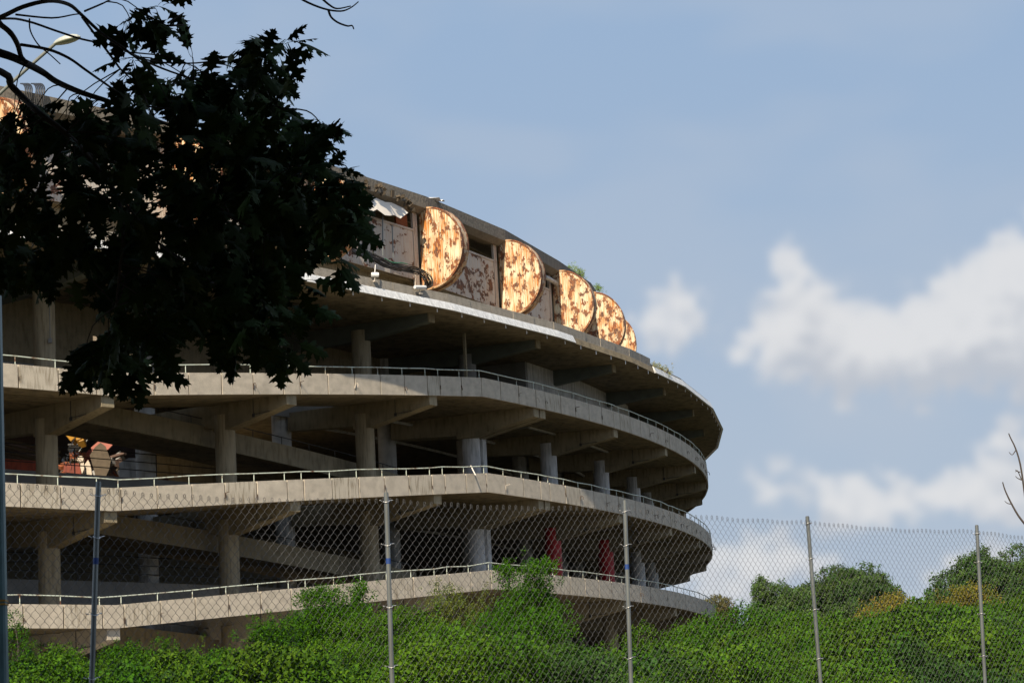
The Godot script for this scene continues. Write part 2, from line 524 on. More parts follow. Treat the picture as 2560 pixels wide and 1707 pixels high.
func build_stadium():
	var S = thing("stadium", "round derelict concrete stadium with ring walkways, wide canopy and rusty round fins", "stadium", Vector3(CX, 1.75 + EYE, CZ))
	var st
	# inside floors, back walls and ceilings
	for f in 4:
		var k_from = 2.45 if f < 3 else K_LEFT
		st = mb()
		if f == 0:
			arc_flat(st, 101.0, 103.9, FLOOR[f] - 0.3, FLOOR[f], K_LEFT, 2.3, 9)
			arc_flat(st, 90.0, 103.9, FLOOR[f] - 0.3, FLOOR[f], 2.3, K_RIGHT + 2, 20)
		else:
			arc_flat(st, 90.0, 103.9, FLOOR[f] - 0.3, FLOOR[f], K_LEFT, K_RIGHT + 2, 24)
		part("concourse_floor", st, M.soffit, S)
		if f < 3:
			st = mb()
			arc_flat(st, 103.9, 104.12, FLOOR[f] - 0.95, FLOOR[f] + 0.02, K_LEFT, 2.44, 9)
			part("edge_beam", st, M.grey_wall, S)
	for w in [[-2.0, 12.0, 1.75, 12.17], [2.45, 12.0, 12.47, 16.6], [-2.0, -0.9, 12.47, 16.6], [2.45, 12.0, 16.9, 19.8]]:
		st = mb()
		arc_flat(st, 92.2, 92.5, w[2], w[3], w[0], w[1], maxi(2, int((w[1] - w[0]) * 2)))
		part("back_wall", st, M.concrete, S)
	for w in [[-2.0, 0.68, 16.9], [0.68, 1.0, 18.6], [1.0, 3.55, 16.9]]:
		st = mb()
		arc_flat(st, 103.25, 103.45, w[2], 19.795, w[0], w[1], maxi(2, int((w[1] - w[0]) * 3)))
		part("back_wall", st, M.concrete, S)
	st = mb()
	arc_flat(st, 78.0, 94.2, 20.0, 20.35, K_LEFT - 2, 3.4, 12)  # slab added to keep the sun off the stands below it
	part("added_shade_deck", st, M.soffit, S)
	# closing walls at both ends, out of sight
	for k in [K_LEFT, K_RIGHT + 1.0]:
		st = mb()
		radial_beam(st, k, 0, [[92.0, 20.0], [110.5, 20.0], [110.5, 3.0], [92.0, 3.0]], 0.15)
		part("end_wall", st, M.concrete, S)
	# stacks of columns
	for k in range(-1, 10):
		for f in 4:
			var top = 19.5 if f == 0 else walk(f - 1, k) - 1.3
			var low = FLOOR[3] - 0.3 if f == 3 else walk(f, k) - 0.7
			st = mb()
			var base = cyl(RC, k, 0); base.y = 0
			var r = 0.435
			if k == 3 and f > 0: base += tangent(3) * 0.0
			tube(st, [base + Vector3.UP * (low + EYE), base + Vector3.UP * ((low + top) * 0.5 + EYE), base + Vector3.UP * (top + EYE)], r, 24, false)
			var m = M.column
			if k >= 3 and f in [1, 2]: m = M.white_paint
			if f == 2 and k in [4, 5]: m = M.red_paint
			if k >= 3 and f == 0: m = M.grey_wall
			part("column", st, m, S)
			if k == 3 and f in [1, 2]:
				st = mb()
				var c = cyl(RC + 0.12, 3, (low + top) * 0.5) + tangent(3) * 0.62
				obox(st, c, tangent(3) * 0.2, Vector3.UP * (top - low) * 0.5, -radial(3) * 0.3)
				part("pilaster", st, M.white_paint, S)
			if k < 8:
				var ilow = FLOOR[f]; var itop = 19.8 if f == 0 else FLOOR[f - 1] - 0.3
				st = mb()
				var ib = cyl(103.4, k, 0); ib.y = 0
				tube(st, [ib + Vector3.UP * (ilow + EYE), ib + Vector3.UP * (itop + EYE)], 0.45, 20, false)
				part("column", st, M.white_wall, S)
	# radial brackets under each walkway and under the canopy
	for k in range(-1, 10):
		for l in 3:
			var y = walk(l, k) - 0.80
			var m = M.panel_pale if l == 2 and k <= 2 else M.concrete
			var prof = [[104.0, y], [111.84, y], [111.84, y - 0.50], [108.48, y - 1.17], [107.64, y - 1.17], [107.64, y - 1.02], [104.0, y - 0.85]]
			if k == 3:
				for o in [-0.36, 0.36]:
					st = mb()
					radial_beam(st, k, o, prof, 0.29)
					part("bracket", st, m, S)
			else:
				st = mb()
				radial_beam(st, k, 0, prof, 0.31)
				part("bracket", st, m, S)
		st = mb()
		radial_beam(st, k, 0, [[103.3, 19.9], [111.9, 19.9], [111.9, 19.42], [108.5, 19.0], [104.0, 19.0], [103.3, 19.0]], 0.22)
		part("bracket", st, M.beam_green, S)
		st = mb()
		radial_beam(st, k, 0, [[111.9, 19.83], [111.97, 19.83], [111.97, 19.4], [111.9, 19.4]], 0.24)
		part("bracket_cap", st, M.concrete, S)
	# conduit and junction box on the side of each bracket, pipes under the ceilings
	for k in range(0, 8):
		for l in 3:
			var y = walk(l, k) - 0.8
			st = mb()
			var sd = -tangent(k) * 0.33
			tube(st, [cyl(110.0, k, y) + sd, cyl(110.0, k, y - 0.72) + sd, cyl(110.9, k, y - 0.68) + sd], 0.016, 5)
			obox(st, cyl(110.0, k, y - 0.75) + sd, tangent(k) * 0.03, Vector3.UP * 0.07, -radial(k) * 0.06)
			part("conduit", st, M.rail_dark, S)
	for f in [0, 1]:
		for r in [105.2, 101.5]:
			st = mb()
			var pts = []
			for i in 25: pts.append(cyl(r, 2.6 + i * 0.25, FLOOR[f] - 0.62))
			tube(st, pts, 0.075, 7)
			part("pipe", st, M.white_wall, S)
	# the walkways
	var post_mesh = mb()
	tube(post_mesh, [Vector3(0, -0.1, 0), Vector3(0, 0.32, 0)], 0.019, 6)
	post_mesh = post_mesh.commit()
	var hooks = []
	for v in 3:
		st = mb()
		obox(st, Vector3(0, 0, 0.015), Vector3(0.018, 0, 0), Vector3(0, 0.10, 0), Vector3(0, 0, 0.015))
		if v > 0:
			var tip = [Vector3.ZERO, Vector3(0.05, 0.02, 0.2), Vector3(-0.03, -0.07, 0.16)][v]
			tube(st, [Vector3(0, 0.09, 0.03), Vector3(0, 0.10, 0.10), tip + Vector3(0, 0.1, 0)], 0.014, 5)
			if v == 2: tube(st, [Vector3(-0.03, 0.03, 0.16), Vector3(-0.03, -0.1, 0.17)], 0.018, 5)
		hooks.append(st.commit())
	rng.seed = 11
	for l in 3:
		var lo = func(k): return walk(l, k) - 0.84
		var hi = func(k): return walk(l, k) - 0.44
		st = mb()
		# landing, outer ramp, level ring: one deck
		arc(st, 104.0, 111.80, lo, hi, K_LEFT, 0.0, 8)
		arc(st, 107.3, 111.80, lo, hi, 0.0, K_RAMP, 12)
		arc(st, 104.0, 111.80, lo, hi, K_RAMP, K_RIGHT, 32)
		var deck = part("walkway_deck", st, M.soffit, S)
		st = mb()
		arc(st, 111.81, 111.88, func(k): return walk(l, k) - 0.86, func(k): return walk(l, k) - 0.03, K_LEFT, K_RIGHT, 96)
		part("joint_strip", st, M.joint, deck)
		for r in [110.3, 109.0]:
			st = mb()
			arc(st, r, r + 0.035, func(k): return walk(l, k) - 0.87, func(k): return walk(l, k) - 0.842, K_LEFT, K_RIGHT, 60)
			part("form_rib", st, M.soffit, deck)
		var rail_pts = []
		var rail = null
		var posts = []
		var joints = []
		for b in range(int(K_LEFT), int(K_RIGHT)):
			var cut = [b - 0.061, b + 0.042]
			for j in range(1, 5): cut.append(b + 0.042 + 0.897 * j / 5.0)
			cut.append(b + 0.939)
			for j in 6:
				var a = cut[j]; var c = cut[j + 1]
				if a < K_LEFT: continue
				if c > K_RIGHT: continue
				var g = 0.036 * 0.0984
				var dr = rng.randf_range(-0.008, 0.008)
				# split where the ramp bends
				st = mb()
				var knots = [a + g, c - g]
				for bend in [0.0, K_RAMP]:
					if a + g < bend and bend < c - g: knots.insert(1, bend)
				for s in knots.size() - 1:
					var p = knots[s]; var q = knots[s + 1]
					var ha = walk(l, p); var hb = walk(l, q)
					hexa(st, [cyl(RP + dr, p, ha - 0.88), cyl(RP + dr, q, hb - 0.88), cyl(RP - 0.1, q, hb - 0.88), cyl(RP - 0.1, p, ha - 0.88),
						cyl(RP + dr, p, ha), cyl(RP + dr, q, hb), cyl(RP - 0.1, q, hb), cyl(RP - 0.1, p, ha)])
				part("parapet_panel", st, [M.panel, M.panel, M.panel_dull, M.panel_pale][rng.randi() % 4], deck)
				joints.append(c)
		# handrail
		for i in range(joints.size()):
			var k = joints[i] - 0.01
			var bent = rng.randf_range(-0.025, 0.03) * (2.2 if (l > 0 and rng.randf() < 0.22) else 1.0)
			rail_pts.append(cyl(111.93, k, walk(l, k) + 0.31 + bent))
		for i in range(rail_pts.size()):
			if joints[i] > K_RAMP - 0.18 and joints[i] < K_RAMP: rail_pts.insert(i + 1, cyl(111.93, K_RAMP, walk(l, K_RAMP) + 0.32)); break
		st = mb()
		tube(st, rail_pts, 0.026, 6)
		rail = part("handrail", st, M.rail, S)
		for i in joints.size():
			var k = joints[i] - 0.01
			place("post", post_mesh, M.rail, rail, Transform3D(Basis.IDENTITY, cyl(111.93, k, walk(l, k))))
			if rng.randf() < 0.62:
				var v = [0, 0, 1, 2][rng.randi() % 4]
				var bs = Basis(tangent(k), Vector3.UP, radial(k)) * Basis(Vector3.BACK, rng.randf_range(-0.35, 0.35)) * Basis.from_scale(Vector3.ONE * rng.randf_range(0.6, 1.15))
				place("hook", hooks[v], M.hook_pale if rng.randf() < 0.2 else M.hook, deck, Transform3D(bs, cyl(RP + 0.004, joints[i], walk(l, joints[i]) - rng.randf_range(0.45, 0.62))))
	# inner ramps that fall away from the landing
	for l in 3:
		var top = func(k): return LEVEL[l] - 0.04 - 0.80 * k
		st = mb()
		arc(st, 106.95, 107.15, func(k): return top.call(k) - 0.86, top, 0.02, 2.55, 8)
		var band = part("ramp_parapet", st, M.concrete, S)
		st = mb()
		arc(st, 104.2, 106.94, func(k): return top.call(k) - 0.83, func(k): return top.call(k) - 0.55, 0.02, 2.55, 8)
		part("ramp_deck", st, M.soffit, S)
		st = mb()
		var pts = []
		for i in 13: pts.append(cyl(107.05, 0.1 + i * 0.2, top.call(0.1 + i * 0.2) + 0.33))
		tube(st, pts, 0.022, 6)
		for i in 13: tube(st, [pts[i], pts[i] - Vector3.UP * 0.35], 0.016, 5, false)
		part("handrail", st, M.rail_dark, band)
	# guard rails on the inner edge
	for f in [1, 2]:
		st = mb()
		for b in 3:
			var pts = []
			for i in 14: pts.append(cyl(104.0, -1.0 + i * 0.25, FLOOR[f] + 0.38 + b * 0.36))
			tube(st, pts, 0.022, 5)
		for i in 8: tube(st, [cyl(104.0, -1.0 + i * 0.5, FLOOR[f]), cyl(104.0, -1.0 + i * 0.5, FLOOR[f] + 1.12)], 0.025, 5)
		part("guard_rail", st, M.rail_dark, S)
	# cable conduit on the first column
	st = mb()
	var cq = cyl(RC, 0, 0) + (Vector3(0.20, 0, 0.98).normalized()) * 0.45 + Vector3(0.22, 0, 0)
	tube(st, [cq + Vector3.UP * 19.2, cq + Vector3.UP * 17.1], 0.018, 5)
	obox(st, cq + Vector3.UP * 17.0, Vector3(0.07, 0, 0), Vector3(0, 0.09, 0), Vector3(0, 0, 0.05))
	part("conduit", st, M.grey_wall, S)
	# enclosed room under the canopy
	var cuts = [3.60, 4.28, 4.95, 5.6]
	for i in 3:
		st = mb()
		arc_flat(st, 108.5, 108.65, FLOOR[0] - 0.5, 19.79, cuts[i] + 0.004, cuts[i + 1] - 0.004, 4)
		part("room_wall", st, M.white_wall, S)
	st = mb()
	radial_beam(st, 3.585, 0, [[100.0, 19.79], [108.65, 19.79], [108.65, 16.4], [100.0, 16.4]], 0.08)
	part("room_wall", st, M.grey_wall, S)
	st = mb()
	radial_beam(st, 5.62, 0, [[100.0, 19.79], [108.65, 19.79], [108.65, 16.4], [100.0, 16.4]], 0.08)
	part("room_wall", st, M.grey_wall, S)
	# posts standing on the upper walkway
	st = mb()
	obox(st, cyl(110.5, 2.52, 18.3), tangent(2.5) * 0.06, Vector3.UP * 1.4, -radial(2.5) * 0.06)
	part("prop", st, M.concrete, S)
	build_canopy(S)
	build_crown(S)

func build_canopy(S):
	var st = mb()
	for k in range(int(K_LEFT), int(K_RIGHT) + 1):
		var inner = 103.2 if k < 2 else 92.0
		sweep(st, [[inner, 19.8], [113.0, 19.8], [112.9, 20.12], [inner, 20.12]], k, k + 1)
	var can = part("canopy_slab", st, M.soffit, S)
	# joint grooves on the soffit: thin raised ribs left by the formwork
	rng.seed = 5
	for k in range(int(K_LEFT), int(K_RIGHT)):
		for j in 5:
			var a = k + j / 5.0; var b = k + (j + 1) / 5.0
			var g = 0.0008
			var on = func(r, u, h):
				# straight edge between whole k
				var p = cyl(r, k, h).lerp(cyl(r, k + 1, h), u - k)
				return p
			var white = b < 3.3 or a > 4.35
			if white:
				st = mb()
				hexa(st, [on.call(113.16, a + g, 19.78), on.call(113.16, b - g, 19.78), on.call(113.04, b - g, 19.78), on.call(113.04, a + g, 19.78),
					on.call(112.99, a + g, 20.15), on.call(112.99, b - g, 20.15), on.call(112.94, b - g, 20.15), on.call(112.94, a + g, 20.15)])
				part("fascia_panel", st, M.fascia, can)
			var top = 20.58 if a < 4.3 else 20.30
			var dr = rng.randf_range(-0.02, 0.02)
			st = mb()
			hexa(st, [on.call(112.84 + dr, a + g, 20.12), on.call(112.84 + dr, b - g, 20.12), on.call(112.6, b - g, 20.12), on.call(112.6, a + g, 20.12),
				on.call(112.84 + dr, a + g, top), on.call(112.84 + dr, b - g, top), on.call(112.6, b - g, top), on.call(112.6, a + g, top)])
			part("kerb_block", st, M.kerb, can)
			# drip tabs
			for d in 1:
				st = mb()
				var u = a + 0.1
				var p = on.call(112.97, u, 19.71 - rng.randf_range(0, 0.02))
				obox(st, p, tangent(k) * 0.025, Vector3.UP * 0.085, -radial(k) * 0.012)
				part("drip_tab", st, M.white_plastic, can)

func fin(S, k, mat):
	var n = 28
	var c = cyl(105.95, k, 25.2 + crown(k))
	var o = radial(k); var t = tangent(k)
	var holder := Node3D.new()
	holder.name = "round_fin"
	S.add_child(holder, true)
	holder.position = c - S.position
	var rim = []
	for i in n + 1:
		var a = -PI / 2 + PI * i / n
		rim.append(Vector2(1.97 * cos(a), 2.1 * sin(a)))
	# face, set back a little behind the lip
	var st = mb()
	var f0 = c + t * 0.02
	var outline = [Vector2(-0.4, -2.1)]
	outline.append_array(rim)
	outline.append(Vector2(-0.4, 2.1))
	var uvof = func(p): return Vector2((p.x + 0.4) / 2.4, 0.5 - p.y / 4.2)
	for i in outline.size() - 1:
		var a = outline[i] * 0.97; var b = outline[i + 1] * 0.97
		var m0 = Vector2(0.2, 0)
		tri(st, f0 + o * m0.x + Vector3.UP * m0.y, f0 + o * a.x + Vector3.UP * a.y, f0 + o * b.x + Vector3.UP * b.y, uvof.call(m0), uvof.call(a), uvof.call(b))
	tri(st, f0 + o * 0.2, f0 + o * -0.388 + Vector3.UP * 2.03, f0 + o * -0.388 - Vector3.UP * 2.03, uvof.call(Vector2(0.2, 0)), uvof.call(Vector2(-0.4, 2.1)), uvof.call(Vector2(-0.4, -2.1)))
	part("face", st, mat, holder)
	st = mb()
	var f1 = c + t * 0.72
	for i in outline.size() - 1:
		var a = outline[i] * 0.97; var b = outline[i + 1] * 0.97
		tri(st, f1 + o * 0.2, f1 + o * b.x + Vector3.UP * b.y, f1 + o * a.x + Vector3.UP * a.y, uvof.call(Vector2(0.2, 0)), uvof.call(b), uvof.call(a))
	part("face", st, M.skin[1], holder)
	# rim band with a lip standing proud on both sides
	st = mb()
	for i in outline.size() - 1:
		var a = outline[i]; var b = outline[i + 1]
		var A = c + o * a.x + Vector3.UP * a.y; var B = c + o * b.x + Vector3.UP * b.y
		var A2 = c + o * a.x * 0.955 + Vector3.UP * a.y * 0.955; var B2 = c + o * b.x * 0.955 + Vector3.UP * b.y * 0.955
		var ua = float(i) / n; var ub = float(i + 1) / n
		quad(st, A, A + t * 0.75, B + t * 0.75, B, Vector2(ua, 0.15), Vector2(ua, 1), Vector2(ub, 1), Vector2(ub, 0.15))
		quad(st, A2, A, B, B2, Vector2(ua, 0), Vector2(ua, 0.1), Vector2(ub, 0.1), Vector2(ub, 0))
		quad(st, A + t * 0.75, A2 + t * 0.75, B2 + t * 0.75, B + t * 0.75, Vector2(ua, 0), Vector2(ua, 0.1), Vector2(ub, 0.1), Vector2(ub, 0))
		quad(st, A2 + t * 0.75, A2, B2, B2 + t * 0.75)
	part("rim_band", st, M.band, holder)

func crown(k):
	return 0.42 * maxf(0.0, k - 5.1)

func build_crown(S):
	var st
	var fins = [-1.11, -0.07, 0.98, 2.0, 3.04, 4.08, 5.12, 6.18, 7.26, 8.3]
	for i in fins.size():
		fin(S, fins[i], M.fin[[1, 2, 0, 3, 0, 1, 2, 3, 1, 2][i]])
	for i in fins.size() - 1:
		var a = fins[i]; var b = fins[i + 1]
		# ring beam: upright band above, leaning face below
		st = mb()
		sweep(st, [[105.0, 27.05], [105.62, 26.98], [106.0, 27.22], [106.0, 27.84], [105.4, 27.86], [105.0, 27.8]], a, b, 1, crown(a), crown(b))
		part("ring_beam", st, M.rim, S)
		# painted metal skin
		st = mb()
		arc(st, 105.40, 105.48, func(k): return 23.58 + crown(k), func(k): return 26.1 + crown(k), a + 0.085, b - 0.062, 1)
		part("wall_panel", st, M.skin[0 if i in [0, 1, 2, 3, 5] else 1], S)
		st = mb()
		arc(st, 105.43, 105.52, func(k): return 26.04 + crown(k), func(k): return 26.14 + crown(k), a + 0.085, b - 0.062, 1)
		part("panel_cap", st, M.skin[0], S)
		st = mb()
		arc(st, 105.38, 105.50, func(k): return 21.0 + crown(k), func(k): return 27.0 + crown(k), b - 0.058, b - 0.012, 1)
		part("pilaster", st, M.skin[0], S)
		st = mb()
		arc(st, 104.75, 104.95, func(k): return 20.1 + crown(k), func(k): return 23.7 + crown(k), a + 0.04, b + 0.03, 2)
		part("upstand", st, M.concrete, S)
		st = mb()
		arc(st, 103.6, 103.8, func(k): return 23.7 + crown(k), func(k): return 27.2 + crown(k), a, b, 2)
		part("inner_wall", st, M.concrete, S)
		st = mb()
		arc(st, 103.8, 105.3, func(k): return 23.5 + crown(k), func(k): return 23.6 + crown(k), a, b, 2)
		part("ledge", st, M.concrete, S)
	st = mb()
	arc(st, 103.5, 104.98, func(k): return 27.3 + crown(k), func(k): return 27.5 + crown(k), -1.1, 8.3, 20)
	part("top_slab", st, M.rim, S)
	# torn sheet metal hanging in the opening by the broken beam
	st = mb()
	var last = null
	for i in 11:
		var k = 2.22 + i * 0.062
		var top = cyl(105.75, k, 26.98 - 0.05 * sin(i * 2.1))
		var low = cyl(105.95 + 0.1 * sin(i * 1.3), k, 26.22 + 0.16 * sin(i * 2.7) + (0.3 if i > 7 else 0.0) * (i - 7) * 0.33)
		if last:
			quad(st, last[1], low, top, last[0])
			quad(st, low - radial(k) * 0.012, last[1] - radial(k) * 0.012, last[0] - radial(k) * 0.012, top - radial(k) * 0.012)
		last = [top, low]
	part("torn_sheet", st, M.sheet, S)
	st = mb()
	arc_flat(st, 105.2, 105.3, 26.1, 26.85, 2.84, 2.96, 1)
	part("rust_plate", st, M.rust_solid, S)
	# broken underside of the ring beam
	rng.seed = 23
	st = mb()
	for i in 26:
		var k = rng.randf_range(2.35, 2.9)
		var p = cyl(105.95 + rng.randf_range(0.0, 0.06), k, 27.15 + rng.randf_range(0, 0.55) - (k - 2.35) * 0.5)
		var q = Basis(Vector3(rng.randf(), rng.randf(), rng.randf()).normalized(), rng.randf() * 3.0)
		obox(st, p, q.x * rng.randf_range(0.05, 0.18), q.y * rng.randf_range(0.03, 0.10), q.z * rng.randf_range(0.03, 0.08))
	part("broken_edge", st, M.rubble_dark, S)
	# conduits and a drain pipe
	for c in [[[956, 533], [957, 640]], [[980, 563], [983, 645]], [[932, 560], [933, 655]], [[913, 610], [913, 655]]]:
		st = mb()
		tube(st, [at_radius(c[0][0], c[0][1], 105.62), at_radius(c[1][0], c[1][1], 105.62)], 0.035, 6)
		part("conduit", st, M.steel, S)
	st = mb()
	tube(st, smooth_path([at_radius(1362, 692, 105.7), at_radius(1381, 702, 105.75), at_radius(1395, 714, 105.8), at_radius(1398, 730, 105.8), at_radius(1399, 765, 105.8), at_radius(1402, 815, 105.8)], 4), 0.13, 10)
	part("drain_pipe", st, M.white_wall, S)

# ---------------------------------------------------------------- loose things on and in the stadium

func build_loose():
	rng.seed = 91
	# cables along the foot of the upper wall
	var t = thing("cable_bundle", "thick bundle of black cables looped below the first visible rusty fin", "cables", at_radius(1085, 722, 106.6))
	for i in 20:
		var st = mb()
		var path = []
		var j = i * 0.16
		for p in [[880, 622], [905, 631], [932, 640], [958, 652], [985, 662], [1020, 667], [1045, 674], [1065, 684], [1079, 700], [1082, 716], [1070, 722]]:
			var s = 1.0 if p[0] < 1050 else 1.0 - 0.7 * (i / 16.0)
			path.append(at_radius(p[0] - (0.0 if p[0] < 1060 else i * 1.1), p[1] + rng.randf_range(-3.0, 3.0) + i * 0.95 * s - 5, 106.5 + rng.randf_range(-0.3, 0.3)))
		tube(st, smooth_path(path, 3), 0.019, 5)
		part("cable", st, M.cable, t)
	var g = thing("green_cable", "thin green cable lying on the black cable bundle", "cable", at_radius(990, 655, 106.9))
	var sg = mb()
	tube(sg, smooth_path([at_radius(962, 646, 106.8), at_radius(978, 655, 106.85), at_radius(992, 657, 106.9), at_radius(1005, 657, 106.9), at_radius(1018, 660, 106.9)], 4), 0.022, 5)
	part("cable", sg, M.green_cable, g)
	# coils over the ring beam at the left
	t = thing("cable_loops", "black cables slung over the ring beam behind the street lamp", "cables", at_radius(80, 225, 106.1))
	for i in 11:
		var st = mb()
		var x = 62 + i * 4.2 + (6 if i > 4 else 0)
		tube(st, smooth_path([at_radius(x - 5, 268, 106.2), at_radius(x - 2, 240, 106.22), at_radius(x, 222, 106.2), at_radius(x - 4, 214, 105.9) + Vector3.UP * 0.04, at_radius(x - 12, 211, 105.5) + Vector3.UP * 0.04], 4), 0.03, 5)
		part("cable", st, M.cable, t)
	# cameras on the canopy edge
	for c in [[1050, 718, 1.0, "white tube shaped camera lying on the canopy edge beside the cables"], [937, 687, 0.0, "small white round camera on a stalk at the canopy edge"]]:
		t = thing("security_camera", c[3], "camera", at_radius(c[0], c[1] + 8, 112.8), "cameras on the canopy edge")
		var p = at_radius(c[0], c[1], 112.9)
		var st = mb()
		var ax = (tangent(1.7) + Vector3.UP * 0.12).normalized() if c[2] > 0.5 else (tangent(1.3) + radial(1.3)).normalized()
		var ln = 0.42 if c[2] > 0.5 else 0.16
		var rad = 0.085 if c[2] > 0.5 else 0.11
		tube(st, [p - ax * ln, p - ax * (ln - 0.02), p + ax * (ln - 0.05), p + ax * ln], [rad * 0.8, rad, rad, rad * 0.85], 12)
		part("body", st, M.white_plastic, t)
		st = mb()
		tube(st, [p + ax * ln * 0.98, p + ax * (ln + 0.01)], rad * 0.6, 10)
		part("lens", st, M.black, t)
		st = mb()
		tube(st, [p - Vector3.UP * rad, p - Vector3.UP * 0.28 - radial(1.5) * 0.05], 0.03, 6)
		obox(st, p - Vector3.UP * 0.28, tangent(1.5) * 0.1, Vector3.UP * 0.03, -radial(1.5) * 0.06)
		part("mount", st, M.hook_pale, t)
		if c[2] < 0.5:
			st = mb()
			tube(st, [p + Vector3.UP * rad, p + Vector3.UP * 0.45 + tangent(1.3) * 0.06], 0.022, 6)
			part("antenna", st, M.white_plastic, t)
	# loose flashing on the top
	t = thing("loose_flashing", "crumpled white strip of flashing on top of the ring beam", "flashing", at_radius(1088, 498, 105.9))
	var sf = mb()
	var a = at_radius(1078, 496, 105.8); var b = at_radius(1097, 506, 105.9)
	for s in 4:
		var p = a.lerp(b, s / 4.0) + Vector3.UP * 0.08 * sin(s * 2.3); var q = a.lerp(b, (s + 1) / 4.0) + Vector3.UP * 0.08 * sin((s + 1) * 2.3)
		var w = radial(3.2) * 0.35
		quad(sf, p + w, q + w, q - w + Vector3.UP * 0.1, p - w + Vector3.UP * 0.06)
		quad(sf, q + w - Vector3.UP * 0.02, p + w - Vector3.UP * 0.02, p - w + Vector3.UP * 0.04, q - w + Vector3.UP * 0.08)
	part("strip", sf, M.white_plastic, t)
	# board hanging over the middle walkway rail
	t = thing("hanging_board", "short pale board leaning over the middle walkway handrail", "board", at_radius(1190, 1188, 112.15))
	var sb = mb()
	var p0 = at_radius(1178, 1166, 111.85); var p1 = at_radius(1190, 1190, 112.30)
	var ax = (p1 - p0) * 0.5
	var side = ax.cross(radial(2.4)).normalized()
	chamfer_box(sb, (p0 + p1) * 0.5, side * 0.07, ax, -side.cross(ax).normalized() * -0.02, 0.006)
	part("plank", sb, M.sheet, t)
	# white canopy tent seen past the red column
	t = thing("white_tent", "white tent roof seen between the red column and the fence post", "tent", at_radius(1553, 1458, 103.0))
	var s2 = mb()
	var q0 = at_radius(1541, 1456, 103.0); var q1 = at_radius(1570, 1461, 103.0); var q2 = at_radius(1570, 1428, 103.0); var q3 = at_radius(1541, 1438, 103.0)
	var dpt = -radial(5.5) * 1.6
	hexa(s2, [q0, q1, q1 + dpt, q0 + dpt, q3, q2, q2 + dpt + Vector3.UP * 0.3, q3 + dpt + Vector3.UP * 0.3])
	part("canvas", s2, M.canvas, t)
	var s3 = mb()
	tube(s3, [q0, q0 - Vector3.UP * 0.9], 0.03, 6); tube(s3, [q1, q1 - Vector3.UP * 0.9], 0.03, 6)
	part("frame", s3, M.steel, t)
	# the torn open bowl behind the landing
	build_rubble()

func slab_shape(pts, thick) -> SurfaceTool:
	# flat slab with a given outline (world points), thick backward along its own normal
	var st = mb()
	var c = Vector3.ZERO
	for p in pts: c += p
	c /= pts.size()
	var n = Vector3.ZERO
	for i in pts.size(): n += (pts[i] - c).cross(pts[(i + 1) % pts.size()] - c)
	n = n.normalized()
	if n.dot(cam.position - c) < 0: n = -n
	var back = -n * thick
	for i in pts.size():
		var p = pts[i]; var q = pts[(i + 1) % pts.size()]
		tri(st, c, p, q); tri(st, c + back, q + back, p + back)
		quad(st, p, p + back, q + back, q)
	return st

func poly_px(list, depth, tilt = 0.0):
	var out = []
	var y0 = 0.0
	for p in list: y0 = maxf(y0, p[1])
	for p in list: out.append(px(p[0], p[1], depth + (y0 - p[1]) * tilt))
	return out

